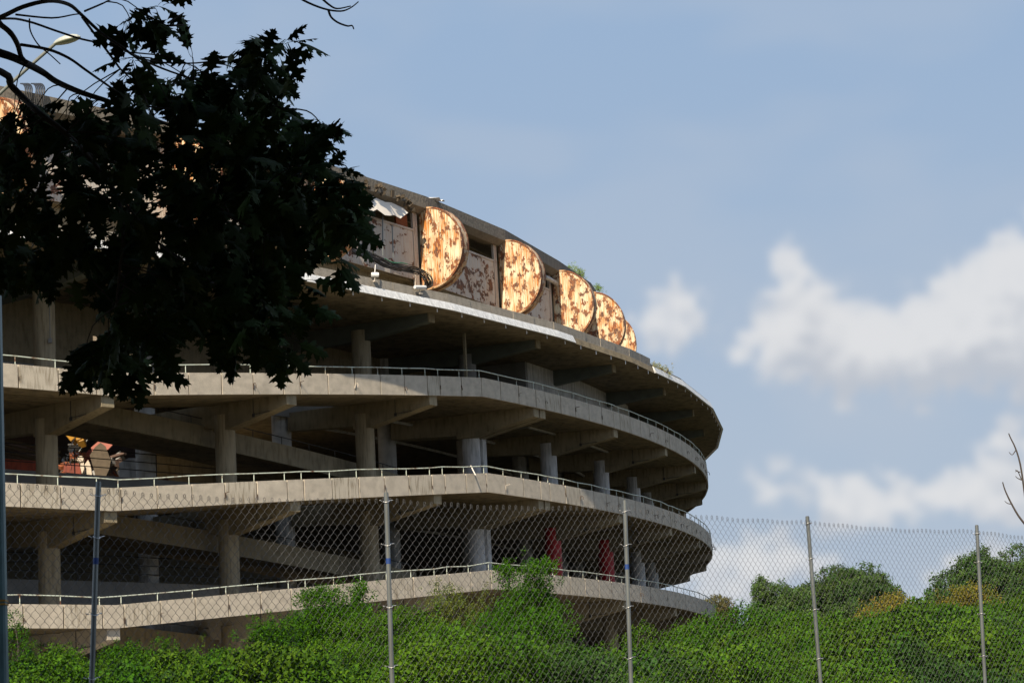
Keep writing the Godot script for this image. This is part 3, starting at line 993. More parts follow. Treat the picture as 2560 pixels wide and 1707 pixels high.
func build_rubble():
	var t = thing("concrete_slab", "broken dark concrete slab standing on end in the torn open concourse", "concrete slab", px(250, 1192, 116.5))
	part("slab", slab_shape(poly_px([[238, 1190], [223, 1138], [236, 1118], [250, 1106], [263, 1116], [271, 1138], [276, 1150], [272, 1172], [263, 1192]], 116.5, 0.012), 0.35), M.rubble_dark, t)
	t = thing("concrete_chunk", "pale broken concrete wedge left of the standing dark slab", "concrete chunk", px(218, 1190, 116), "pale rubble in the torn concourse")
	part("chunk", slab_shape(poly_px([[207, 1187], [211, 1160], [219, 1149], [225, 1163], [229, 1188]], 116, 0.01), 0.5), M.rubble, t)
	t = thing("concrete_chunk", "pale upright concrete shard beside the orange panel", "concrete chunk", px(203, 1184, 115.7), "pale rubble in the torn concourse")
	part("chunk", slab_shape(poly_px([[199, 1176], [200, 1158], [208, 1156], [209, 1172], [204, 1184]], 115.7, 0.01), 0.3), M.rubble, t)
	t = thing("concrete_chunk", "pale round lump of concrete above the upright shard", "concrete chunk", px(200, 1150, 116.1), "pale rubble in the torn concourse")
	part("chunk", slab_shape(poly_px([[191, 1150], [193, 1141], [202, 1139], [208, 1144], [206, 1152], [198, 1155]], 116.1, 0.01), 0.3), M.rubble, t)
	t = thing("concrete_chunk", "small pale splinter of concrete right of the dark slab", "concrete chunk", px(298, 1190, 115.5), "pale rubble in the torn concourse")
	part("chunk", slab_shape(poly_px([[292, 1178], [299, 1174], [304, 1179], [302, 1193], [297, 1191]], 115.5, 0.01), 0.12), M.rubble, t)
	t = thing("orange_panel", "orange wall panel with a ragged edge behind the standing slab", "panel", px(250, 1140, 118), "orange panels in the torn concourse")
	part("panel", slab_shape(poly_px([[206, 1142], [222, 1122], [246, 1102], [262, 1104], [280, 1112], [268, 1124], [252, 1120], [230, 1146], [210, 1152]], 118, 0.01), 0.1), M.orange, t)
	t = thing("orange_panel", "dull red low wall panel right of the first column", "panel", px(176, 1186, 114.9), "orange panels in the torn concourse")
	part("panel", slab_shape(poly_px([[157, 1180], [159, 1159], [196, 1158], [203, 1185]], 114.9, 0.004), 0.12), M.red_wall, t)
	t = thing("orange_panel", "long dull red low wall left of the first column", "panel", px(40, 1176, 116.5), "orange panels in the torn concourse")
	part("panel", slab_shape(poly_px([[-40, 1172], [-40, 1142], [90, 1153], [90, 1182]], 121, 0.004), 0.12), M.red_wall, t)
	# raked stands behind
	t = thing("raked_stand", "bare raked seating tier seen through the landing at the left", "stand", px(40, 1190, 122))
	part("tier", slab_shape(poly_px([[-160, 1200], [-160, 1060], [10, 1088], [95, 1130], [150, 1150], [150, 1200]], 124, 0.05), 0.5), M.stand, t)
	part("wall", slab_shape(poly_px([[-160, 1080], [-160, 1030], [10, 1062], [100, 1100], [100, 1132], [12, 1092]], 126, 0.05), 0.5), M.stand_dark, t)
	for n in 5:
		var se = mb()
		var y = 1104.0 + n * 15.0
		tube(se, [px(-150, y - 40, 123.0 - n * 0.3), px(150, y + 26, 123.0 - n * 0.3)], 0.09, 4)
		part("row_edge", se, M.rubble_dark, t)
	part("upper_tier", slab_shape(poly_px([[-160, 1030], [-160, 990], [100, 1060], [100, 1100], [12, 1066]], 128, 0.05), 0.5), M.stand, t)
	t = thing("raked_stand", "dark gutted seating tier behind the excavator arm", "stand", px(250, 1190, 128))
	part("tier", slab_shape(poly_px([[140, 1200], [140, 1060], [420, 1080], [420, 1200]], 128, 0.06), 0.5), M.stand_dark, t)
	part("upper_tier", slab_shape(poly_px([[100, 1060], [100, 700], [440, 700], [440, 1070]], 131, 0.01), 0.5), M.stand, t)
	t = thing("white_wall", "white partition wall under the ramp behind the landing", "wall", px(325, 1196, 113))
	part("panel", slab_shape(poly_px([[300, 1196], [296, 1158], [318, 1146], [368, 1145], [368, 1196]], 113, 0.0), 0.2), M.white_wall, t)
	# the excavator's boom and bucket
	t = thing("excavator", "yellow excavator arm and bucket behind the torn concourse", "excavator", px(180, 1170, 122.5))
	var st = mb()
	var bm = [[160, 1072, 186, 1104], [196, 1078, 199, 1106], [203, 1082, 205, 1110]]
	for b in bm:
		var p = px(b[0], b[1], 118); var q = px(b[2], b[3], 117)
		var up = (q - p).normalized()
		var sd = up.cross(Vector3(0, 0, 1)).normalized()
		chamfer_box(st, (p + q) * 0.5, sd * 0.13, (q - p) * 0.5, sd.cross(up).normalized() * 0.2, 0.03)
	part("boom", st, M.yellow, t)
	st = mb()
	var p2 = px(186, 1122, 121.3)
	chamfer_box(st, p2, Vector3(0.30, 0.02, 0), Vector3(0.0, 0.14, 0.02), Vector3(0, 0, 0.25), 0.05)
	tube(st, [p2 + Vector3(-0.28, 0.16, 0.2), p2 + Vector3(0.3, 0.16, 0.2)], 0.09, 8)
	part("bucket", st, M.black, t)
	st = mb()
	tube(st, [px(219, 1097, 120.5), px(193, 1134, 120)], 0.035, 6)
	part("ram", st, M.steel, t)
	# wires hanging out of the wreck
	t = thing("torn_wires", "tangle of pale bent reinforcing bars in the torn concourse", "rebar", px(175, 1155, 117.5))
	rng.seed = 3
	st = mb()
	for i in 16:
		var x = rng.randf_range(158, 200); var y = rng.randf_range(1125, 1160)
		var pts = [px(x, y, 113)]
		for s in 4:
			x += rng.randf_range(-9, 9); y += rng.randf_range(-12, 12)
			pts.append(px(x, y, 113 + rng.randf_range(-0.5, 0.5)))
		tube(st, smooth_path(pts, 3), 0.014, 4)
	part("bars", st, M.hook_pale, t)
	t = thing("rubble_heap", "heap of mixed broken concrete and steel on the torn concourse floor", "rubble", px(210, 1200, 116))
	for v in 4:
		st = mb()
		for i in 14:
			var p = px(rng.randf_range(157, 300), 1196 - pow(rng.randf(), 1.6) * 62.0, 117.4 + rng.randf_range(0, 2.5))
			var q = Basis(Vector3(rng.randfn(), rng.randfn(), rng.randfn()).normalized(), rng.randf() * TAU)
			obox(st, p, q.x * rng.randf_range(0.08, 0.4), q.y * rng.randf_range(0.05, 0.2), q.z * rng.randf_range(0.04, 0.18))
		var o = part("debris", st, [M.rubble_dark, M.stand_dark, M.rust_solid, M.grey_wall][v], t)
		o.set_meta("kind", "stuff")
	# sunlit rubble seen through the upper storey
	t = thing("concrete_chunk", "bright broken wall end seen through the upper storey behind the leaves", "concrete chunk", px(248, 905, 122), "pale rubble in the torn concourse")
	part("chunk", slab_shape(poly_px([[232, 925], [230, 862], [240, 846], [253, 856], [255, 925]], 122, 0.0), 0.5), M.rubble, t)
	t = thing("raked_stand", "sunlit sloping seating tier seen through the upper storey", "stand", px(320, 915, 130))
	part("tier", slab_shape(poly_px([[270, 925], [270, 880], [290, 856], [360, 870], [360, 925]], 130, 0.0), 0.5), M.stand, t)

# ---------------------------------------------------------------- fence, poles, ground

func px_z(x, y, z) -> Vector3:
	var d = px(x, y, 1.0) - cam.position
	return cam.position + d * (z / -d.z)

func ground_y(x, z) -> float:
	var d = -z
	if d < 14.0: return 0.0
	if d < 30.0: return lerpf(0.0, 1.3, smoothstep(14.0, 30.0, d))
	if d < 44.0: return lerpf(1.3, 2.1, (d - 30.0) / 14.0)
	return lerpf(2.1, 3.30 + 0.6 * smoothstep(5.0, 9.0, x) - 0.45 * exp(-pow((x - 2.6) / 2.0, 2)), smoothstep(44.0, 74.0, d))

func build_ground():
	var st = mb()
	var xs = [-2500, -900, -400, -200, -120, -80]
	for i in 41: xs.append(-60 + i * 3)
	xs.append_array([80, 120, 200, 400, 900, 2500])
	var zs = [600, 200, 60, 20, 5]
	for i in 48: zs.append(0 - i * 2)
	zs.append_array([-110, -150, -250, -500, -1000, -2500])
	for i in xs.size() - 1:
		for j in zs.size() - 1:
			var f = func(x, z): return Vector3(x, ground_y(x, z), z)
			quad(st, f.call(xs[i], zs[j]), f.call(xs[i + 1], zs[j]), f.call(xs[i + 1], zs[j + 1]), f.call(xs[i], zs[j + 1]))
	var o = obj("ground", st, M.soil, self)
	o.set_meta("kind", "structure")
	o.set_meta("label", "earth bank rising from the path to the stadium")
	o.set_meta("category", "ground")

func build_apron():
	var st = mb()
	arc_flat(st, 90.0, 121.5, 1.3, 1.70, -7.0, 14.0, 42)  # unseen pale paving, added so sunlight bounces up to soffits and parapets
	var o = obj("bounce_pavement", st, M.paving, self)
	o.set_meta("kind", "structure")
	o.set_meta("label", "unseen pale concrete paving added round the stadium foot to bounce light up")
	o.set_meta("category", "bounce_pavement")

func build_fence():
	var tops = [[245, 1203], [965, 1230], [1562, 1250], [2019, 1290], [2443, 1312]]
	var lows = [[228, 1707], [980, 1706], [1578, 1706], [2052, 1703], [2464, 1703]]
	var foot = func(k): return Vector3(-3.098 + 1.9986 * k, 0, -18.48 - 2.304 * k)
	var along = Vector3(1.9986, 0, -2.304).normalized()
	var off = Vector3(-along.z, 0, along.x)
	if off.z > 0: off = -off
	var F = thing("chain_link_fence", "tall galvanised chain link fence on round steel posts", "fence", foot.call(2) + Vector3.UP * 0.8)
	var posts = []
	for k in range(-1, 7):
		var top; var low
		if k >= 0 and k < 5:
			var z = 18.48 + 2.304 * k
			top = px_z(tops[k][0], tops[k][1], z)
			low = px_z(lows[k][0], lows[k][1], z)
		else:
			top = foot.call(k) + Vector3.UP * (2.2 + EYE); low = foot.call(k) + Vector3.UP * 2.3
		var d = (top - low).normalized()
		var gy = ground_y(low.x, low.z) - 0.2
		low = top + d * ((gy - top.y) / d.y)
		var st = mb()
		tube(st, [low, top - d * 0.012, top - d * 0.003, top], [0.0195, 0.0195, 0.017, 0.009], 14)
		var P = part("post", st, M.steel, F)
		posts.append([top, d])
		# wire ties
		for h in [0.09, 0.42, 0.95, 1.42, 2.0]:
			st = mb()
			var c = top - d * (h + 0.02 * sin(k * 3.1 + h * 9.0))
			var ring = []
			for s in 13:
				var a = TAU * s / 12.0
				ring.append(c + (along * cos(a) + off * sin(a)) * 0.024 + Vector3.UP * 0.01 * sin(a + k))
			ring.append(c + along * 0.075 + Vector3.UP * 0.012)
			tube(st, ring, 0.0035, 4)
			ring = [c - along * 0.03 + off * 0.02, c - along * 0.075 + Vector3.UP * 0.006]
			tube(st, ring, 0.0035, 4)
			part("tie", st, M.tie, P)
		# sprayed survey mark
		if k >= 0 and k < 3:
			st = mb()
			var y = [1403, 1403, 1417, 1437][k]
			var hgt = (y - tops[k][1]) / FOCAL * (18.48 + 2.304 * k)
			var c = top - d * hgt
			tube(st, [c + d * 0.022, c + d * 0.010, c - d * 0.014, c - d * 0.024], [0.0199, 0.0202, 0.0202, 0.0199], 14, false)
			part("paint_mark", st, M.blue, P)
	# one wire: a flattened zigzag with a knuckle at its top
	var a = 0.041
	var st = mb()
	var pts = []
	var n = 78
	for i in n:
		var dep = 0.004 if i % 2 == 0 else -0.004
		var xx = 0.0 if i % 2 == 0 else a
		var bend = 0.004
		pts.append(Vector3(xx + (bend if i % 2 == 0 else -bend), -i * a + 0.008, dep))
		pts.append(Vector3(xx + (bend if i % 2 == 0 else -bend), -i * a - 0.008, -dep))
	var head = [Vector3(-0.012, -0.012, -0.003), Vector3(-0.008, 0.014, -0.003), Vector3(0.002, 0.024, 0.0), Vector3(0.010, 0.016, 0.003)]
	head.append_array(pts)
	tube(st, head, 0.0016, 3, false)
	var wire = st.commit()
	rng.seed = 8
	for k in range(-1, 6):
		var list = []
		var count = int(round(3.0504 / a))
		var s = foot.call(k)
		var t0 = posts[k + 1][0].y - 0.07; var t1 = posts[k + 2][0].y - 0.07
		var bs = Basis(along, Vector3.UP, along.cross(Vector3.UP))
		for i in count:
			var u = i / float(count)
			var p = s + along * (3.0504 * u) + off * (0.026 + 0.012 * sin(u * PI) * sin(k * 2.0 + 1.0))
			p.y = lerpf(t0, t1, u) - 0.03 * sin(u * PI) + 0.006 * sin(int(i / 2) * 0.7 + k)
			# every other wire is turned round so that the bends hook into one another
			if (i + k * count) % 2 == 0: list.append([Transform3D(bs, p), Color.WHITE])
			else: list.append([Transform3D(bs * Basis(Vector3.UP, PI), p + along * a), Color.WHITE])
		part("wire_mesh", merged(wire, list, false), M.wire, F)
	# teal pole at the left edge
	var T = thing("teal_pole", "teal painted pole at the left edge of the fence", "pole", px_z(-8, 1707, 17.2) * Vector3(1, 0, 1) + Vector3.UP * 0.1)
	st = mb()
	var tp = px_z(-20, 690, 17.2); var bt = px_z(-20, 1700, 17.2); bt.x = tp.x
	chamfer_box(st, (tp + bt * Vector3(1, 0, 1)) * 0.5, Vector3(0.052, 0, 0), Vector3.UP * tp.y * 0.5, Vector3(0, 0, 0.052), 0.014)
	part("shaft", st, M.teal, T)
	st = mb()
	var yt = px_z(0, 1507, 17.2)
	for e in [-0.012, 0.012]:
		obox(st, Vector3(tp.x, yt.y + e, tp.z), Vector3(0.056, 0, 0), Vector3.UP * 0.006, Vector3(0, 0, 0.056))
	part("strap", st, M.yellow, T)

func build_lamp():
	var D = 72.0
	var L = thing("street_lamp", "grey cobra head street lamp behind the oak branches", "street lamp", Vector3(px(-75, 300, D).x, 3.9, px(-75, 300, D).z))
	var pole = px(-75, 330, D)
	var st = mb()
	tube(st, [Vector3(pole.x, 3.8, pole.z), Vector3(pole.x, pole.y, pole.z)], [0.13, 0.085], 12)
	part("pole", st, M.lamp_grey, L)
	st = mb()
	tube(st, smooth_path([pole - Vector3.UP * 0.3, px(-40, 275, D), px(0, 232, D), px(70, 168, D), px(139, 107, D)], 4), 0.05, 8)
	part("arm", st, M.lamp_arm, L)
	# head: long shell over a shallow lens
	var h0 = px(134, 110, D); var h1 = px(200, 92, D)
	var ax = (h1 - h0)
	var ln = ax.length(); ax = ax.normalized()
	var sd = ax.cross(Vector3.UP).normalized()
	var up = sd.cross(ax).normalized()
	var shell = mb(); var lens = mb()
	var prof = [[0.0, 0.05, 0.05], [0.08, 0.10, 0.09], [0.25, 0.16, 0.13], [0.5, 0.19, 0.16], [0.75, 0.17, 0.14], [0.92, 0.11, 0.09], [1.0, 0.03, 0.03]]
	var ring = func(i, j, low):
		var p = prof[i]
		var a = PI * j / 12.0 * (-1.0 if low else 1.0)
		return h0 + ax * (ln * p[0]) + sd * cos(a) * p[1] + up * (sin(a) * p[2] * (0.55 if low else 1.0))
	for i in prof.size() - 1:
		for j in 12:
			quad(shell, ring.call(i, j + 1, false), ring.call(i, j, false), ring.call(i + 1, j, false), ring.call(i + 1, j + 1, false))
			quad(lens, ring.call(i, j, true), ring.call(i, j + 1, true), ring.call(i + 1, j + 1, true), ring.call(i + 1, j, true))
	var H = part("head", shell, M.lamp_grey, L)
	part("lens", lens, M.lamp_glass, H)

# ---------------------------------------------------------------- plants

func leaf_clump(n, radius, size, sd, flat = 1.0, round_leaf = true) -> ArrayMesh:
	# n small bent leaves in a ball; colours stay with the copies
	var r := RandomNumberGenerator.new()
	r.seed = sd
	var st = mb()
	for i in n:
		var d = Vector3(r.randfn(), r.randfn() * flat, r.randfn()).normalized() * radius * pow(r.randf(), 0.5)
		var nrm = (d.normalized() * 0.5 + Vector3(r.randfn(), r.randfn() + 0.6, r.randfn()) * 0.6).normalized()
		var u = nrm.cross(Vector3(r.randfn(), r.randfn(), r.randfn())).normalized()
		var v = nrm.cross(u)
		var s = size * r.randf_range(0.7, 1.25)
		var g = r.randf_range(0.8, 1.2)
		st.set_color(Color(g, g, g))
		var tip = d + u * s * 0.62; var tail = d - u * s * 0.45
		var l = d + v * s * 0.38 - nrm * s * 0.10; var q = d - v * s * 0.38 - nrm * s * 0.10
		tri(st, tail, q, tip); tri(st, tail, tip, l)
	return st.commit()

func merged(mesh: ArrayMesh, list, tinted = true) -> ArrayMesh:
	# list: [transform, colour]; copies of one small shape joined into one real mesh
	var src = mesh.surface_get_arrays(0)
	var v: PackedVector3Array = src[Mesh.ARRAY_VERTEX]
	var n: PackedVector3Array = src[Mesh.ARRAY_NORMAL]
	var V := PackedVector3Array(); var N := PackedVector3Array(); var C := PackedColorArray()
	for l in list:
		var xf: Transform3D = l[0]
		V.append_array(xf * v)
		N.append_array(Transform3D(xf.basis.orthonormalized(), Vector3.ZERO) * n)
		if tinted:
			var c: Color = l[1]
			var third = int(v.size() / 9) * 3
			for f in [0.82, 1.0, 1.22]:
				var part_c := PackedColorArray()
				part_c.resize(third if f != 1.22 else v.size() - 2 * third)
				part_c.fill(Color(c.r * f, c.g * f, c.b * f))
				C.append_array(part_c)
	var arr = []
	arr.resize(Mesh.ARRAY_MAX)
	arr[Mesh.ARRAY_VERTEX] = V
	arr[Mesh.ARRAY_NORMAL] = N
	if tinted: arr[Mesh.ARRAY_COLOR] = C
	var m := ArrayMesh.new()
	m.add_surface_from_arrays(Mesh.PRIMITIVE_TRIANGLES, arr)
	return m

func foliage(called, mesh, spots, m, parent) -> MeshInstance3D:
	var list = []
	for s in spots:
		list.append([Transform3D(Basis(Vector3(rng.randfn(), rng.randfn(), rng.randfn()).normalized(), rng.randf() * TAU).scaled(Vector3.ONE * s[1]), s[0]), s[2]])
	return part(called, merged(mesh, list), m, parent)

func scatter(called, mesh, spots, m, parent) -> MultiMeshInstance3D:
	# spots: [position, scale, colour]
	var mm := MultiMesh.new()
	mm.transform_format = MultiMesh.TRANSFORM_3D
	mm.use_colors = true
	mm.mesh = mesh
	mm.instance_count = spots.size()
	var off = Vector3.ZERO
	var up = parent
	while up != self:
		off += up.position
		up = up.get_parent()
	for i in spots.size():
		var s = spots[i]
		var b = Basis(Vector3(rng.randfn(), rng.randfn(), rng.randfn()).normalized(), rng.randf() * TAU).scaled(Vector3.ONE * s[1])
		mm.set_instance_transform(i, Transform3D(b, s[0] - off))
		mm.set_instance_color(i, s[2])
	var mi := MultiMeshInstance3D.new()
	mi.name = called
	mi.multimesh = mm
	mi.material_override = m
	parent.add_child(mi, true)
	return mi

func tint(c: Color, v = 0.2) -> Color:
	var g = 1.0 + rng.randf_range(-v, v)
	return Color(c.r * g * rng.randf_range(0.85, 1.2), c.g * g, c.b * g * rng.randf_range(0.8, 1.2))

func build_bank():
	rng.seed = 2024
	var clump = leaf_clump(40, 0.24, 0.054, 4, 0.8)
	var lump = noise(0.13, 61, 2); var fold = noise(0.42, 67, 2); var tone = noise(0.25, 83, 2)
	var cells = noise(0.42, 91, 1, FastNoiseLite.TYPE_CELLULAR); var cells2 = noise(1.1, 97, 1, FastNoiseLite.TYPE_CELLULAR)
	var species = noise(0.16, 131, 2)
	var spots = []
	var broad = []
	for i in 150000:
		var d = 37.0 + 44.0 * pow(rng.randf(), 0.8)
		var x = rng.randf_range(-1.0, 1.0) * (0.215 * d + 3.2)
		if Vector2(x - CX, -d - CZ).length() < 121.0: continue
		var f = fold.get_noise_2d(x, d)
		# vines heap up in rounded tufts with dark clefts between them
		var dome = 1.0 - clampf(cells.get_noise_2d(x, d * 0.8) + 1.0, 0.0, 1.0) * 1.25
		var small = 1.0 - clampf(cells2.get_noise_2d(x, d * 0.8) + 1.0, 0.0, 1.0) * 1.2
		var hgt = 0.26 + 1.1 * lump.get_noise_2d(x, d) + 0.75 * dome + 0.5 * small + 0.3 * f - 0.2
		if hgt < 0.05: continue
		if dome < 0.2 and rng.randf() < 0.85: continue
		if small < 0.15 and rng.randf() < 0.6: continue
		# the mat of vines has a skin: most leaves lie near its top
		var y = ground_y(x, -d) + hgt - 0.45 * hgt * pow(rng.randf(), 2.0)
		var c = Color(0.028, 0.088, 0.004).lerp(Color(0.066, 0.140, 0.008), clampf(0.5 + 0.9 * tone.get_noise_2d(x, d), 0, 1))
		if x > 8.5 and tone.get_noise_2d(x + 90, d) > 0.25 and d > 58: c = Color(0.125, 0.125, 0.02)
		if species.get_noise_2d(x, d) > 0.18:
			broad.append([Vector3(x, y + 0.05, -d), rng.randf_range(0.7, 1.2), tint(Color(c.r * 0.95, c.g * 0.88, c.b), 0.3)])
			if rng.randf() < 0.5: continue
		elif species.get_noise_2d(x + 40, d) > 0.22: c = Color(0.030, 0.075, 0.014)
		spots.append([Vector3(x, y, -d), rng.randf_range(0.55, 1.4), tint(c, 0.3)])
	# shoots standing up out of the mat
	for i in 420:
		var d = 40.0 + 38.0 * rng.randf()
		var x = rng.randf_range(-0.225, 0.235) * d
		if Vector2(x - CX, -d - CZ).length() < 121.0: continue
		var y = ground_y(x, -d) + 0.3 + 0.9 * lump.get_noise_2d(x, d)
		var tall = rng.randf_range(0.5, 1.25)
		var lean = Vector3(rng.randfn() * 0.15, 0, rng.randfn() * 0.15)
		var c = tint(Color(0.055, 0.125, 0.010), 0.3)
		for n in 9:
			var u = n / 8.0
			(broad if i % 3 == 0 else spots).append([Vector3(x, y + tall * u, -d) + lean * u + Vector3(rng.randfn(), 0, rng.randfn()) * 0.07 * (1.1 - u), (0.75 - 0.45 * u), c])
	var ob = scatter("broad_leaf_vine", leaf_clump(24, 0.22, 0.080, 6, 0.8), broad, M.leaf, self)
	ob.set_meta("kind", "stuff")
	ob.set_meta("label", "larger leaved vine patches among the small leaved vines on the bank")
	ob.set_meta("category", "vines")
	var o = scatter("vine_cover", clump, spots, M.leaf, self)
	o.set_meta("kind", "stuff")
	o.set_meta("label", "bright green vines covering the bank behind the fence")
	o.set_meta("category", "vines")

func shrub(called, label, category, base: Vector3, shoots, colour, density = 26.0, spread = 0.32, clump_scale = 0.8, group = ""):
	# shoots: world points of their tips; each is a bent stem with leaves along its upper part
	var t = thing(called, label, category, base, group)
	var clump = clump_a
	var spots = []
	var st = mb()
	for tip in shoots:
		var foot = base + Vector3(rng.randf_range(-0.02, 0.02), -0.03, rng.randf_range(-0.02, 0.02))
		var mid = foot.lerp(tip, 0.55) + Vector3(rng.randf_range(-0.2, 0.2), 0.1, rng.randf_range(-0.2, 0.2))
		var path = smooth_path([foot, mid, tip], 5)
		tube(st, path, ramp_radii(0.03, 0.006, path.size()), 5)
		var n = int(density * foot.distance_to(tip))
		for i in n:
			var u = 1.0 - pow(rng.randf(), 1.4) * 0.85
			var p = path[clampi(int(u * (path.size() - 1)), 0, path.size() - 1)].lerp(path[clampi(int(u * (path.size() - 1)) + 1, 0, path.size() - 1)], rng.randf())
			var wide = spread * (1.15 - 0.75 * u) + 0.05
			p += Vector3(rng.randfn() * wide, rng.randfn() * 0.12, rng.randfn() * wide)
			spots.append([p, clump_scale * rng.randf_range(0.55, 1.0), tint(colour)])
	part("stem", st, M.twig, t)
	foliage("foliage", clump, spots, M.leaf, t)
	return t

var clump_a: ArrayMesh
var clump_b: ArrayMesh

func crown_tree(called, label, base: Vector3, lobes, colour, per = 5.0, clump_scale = 1.0, group = "trees beyond the stadium", trunk_r = 0.35):
	# lobes: [centre, radii]; clumps fill a rough shell of each lobe, with limbs reaching into them
	var t = thing(called, label, "tree", base, group)
	var st = mb()
	var top = Vector3.ZERO
	for l in lobes: top += l[0]
	top /= lobes.size()
	var fork = base.lerp(top, 0.45); fork.x = lerpf(base.x, top.x, 0.2); fork.z = lerpf(base.z, top.z, 0.2)
	var p = smooth_path([base, base.lerp(fork, 0.5) + Vector3(0.1, 0, 0.05), fork], 3)
	tube(st, p, ramp_radii(trunk_r, trunk_r * 0.65, p.size()), 10)
	for l in lobes:
		var q = smooth_path([fork, fork.lerp(l[0], 0.5) + Vector3(rng.randf_range(-0.4, 0.4), 0.3, rng.randf_range(-0.4, 0.4)), l[0] + Vector3.UP * l[1].y * 0.4], 3)
		tube(st, q, ramp_radii(trunk_r * 0.5, trunk_r * 0.1, q.size()), 7)
		for b in 4:
			var e = l[0] + Vector3(rng.randfn() * l[1].x, rng.randfn() * l[1].y, rng.randfn() * l[1].z) * 0.6
			tube(st, [q[3], q[3].lerp(e, 0.5) + Vector3.UP * 0.15, e], [trunk_r * 0.2, trunk_r * 0.12, trunk_r * 0.04], 5, false)
	part("trunk", st, M.bark, t)
	var gaps = noise(0.45, 71 + taken[called] * 5, 2)
	var spots = []
	for l in lobes:
		var area = 4.0 * PI * pow((pow(l[1].x * l[1].y, 1.6) + pow(l[1].x * l[1].z, 1.6) + pow(l[1].y * l[1].z, 1.6)) / 3.0, 1.0 / 1.6)
		for i in int(area * per):
			var d = Vector3(rng.randfn(), rng.randfn(), rng.randfn()).normalized()
			var bulge = 1.0 + 0.55 * gaps.get_noise_3dv((l[0] + d * l[1]) * 1.2)
			var pos = l[0] + d * l[1] * (bulge * pow(rng.randf(), 0.28))
			if gaps.get_noise_3dv(pos * 2.0) < -0.20: continue
			spots.append([pos, clump_scale * rng.randf_range(0.7, 1.3), tint(colour, 0.15)])
	foliage("crown", clump_b, spots, M.leaf, t)
	return t

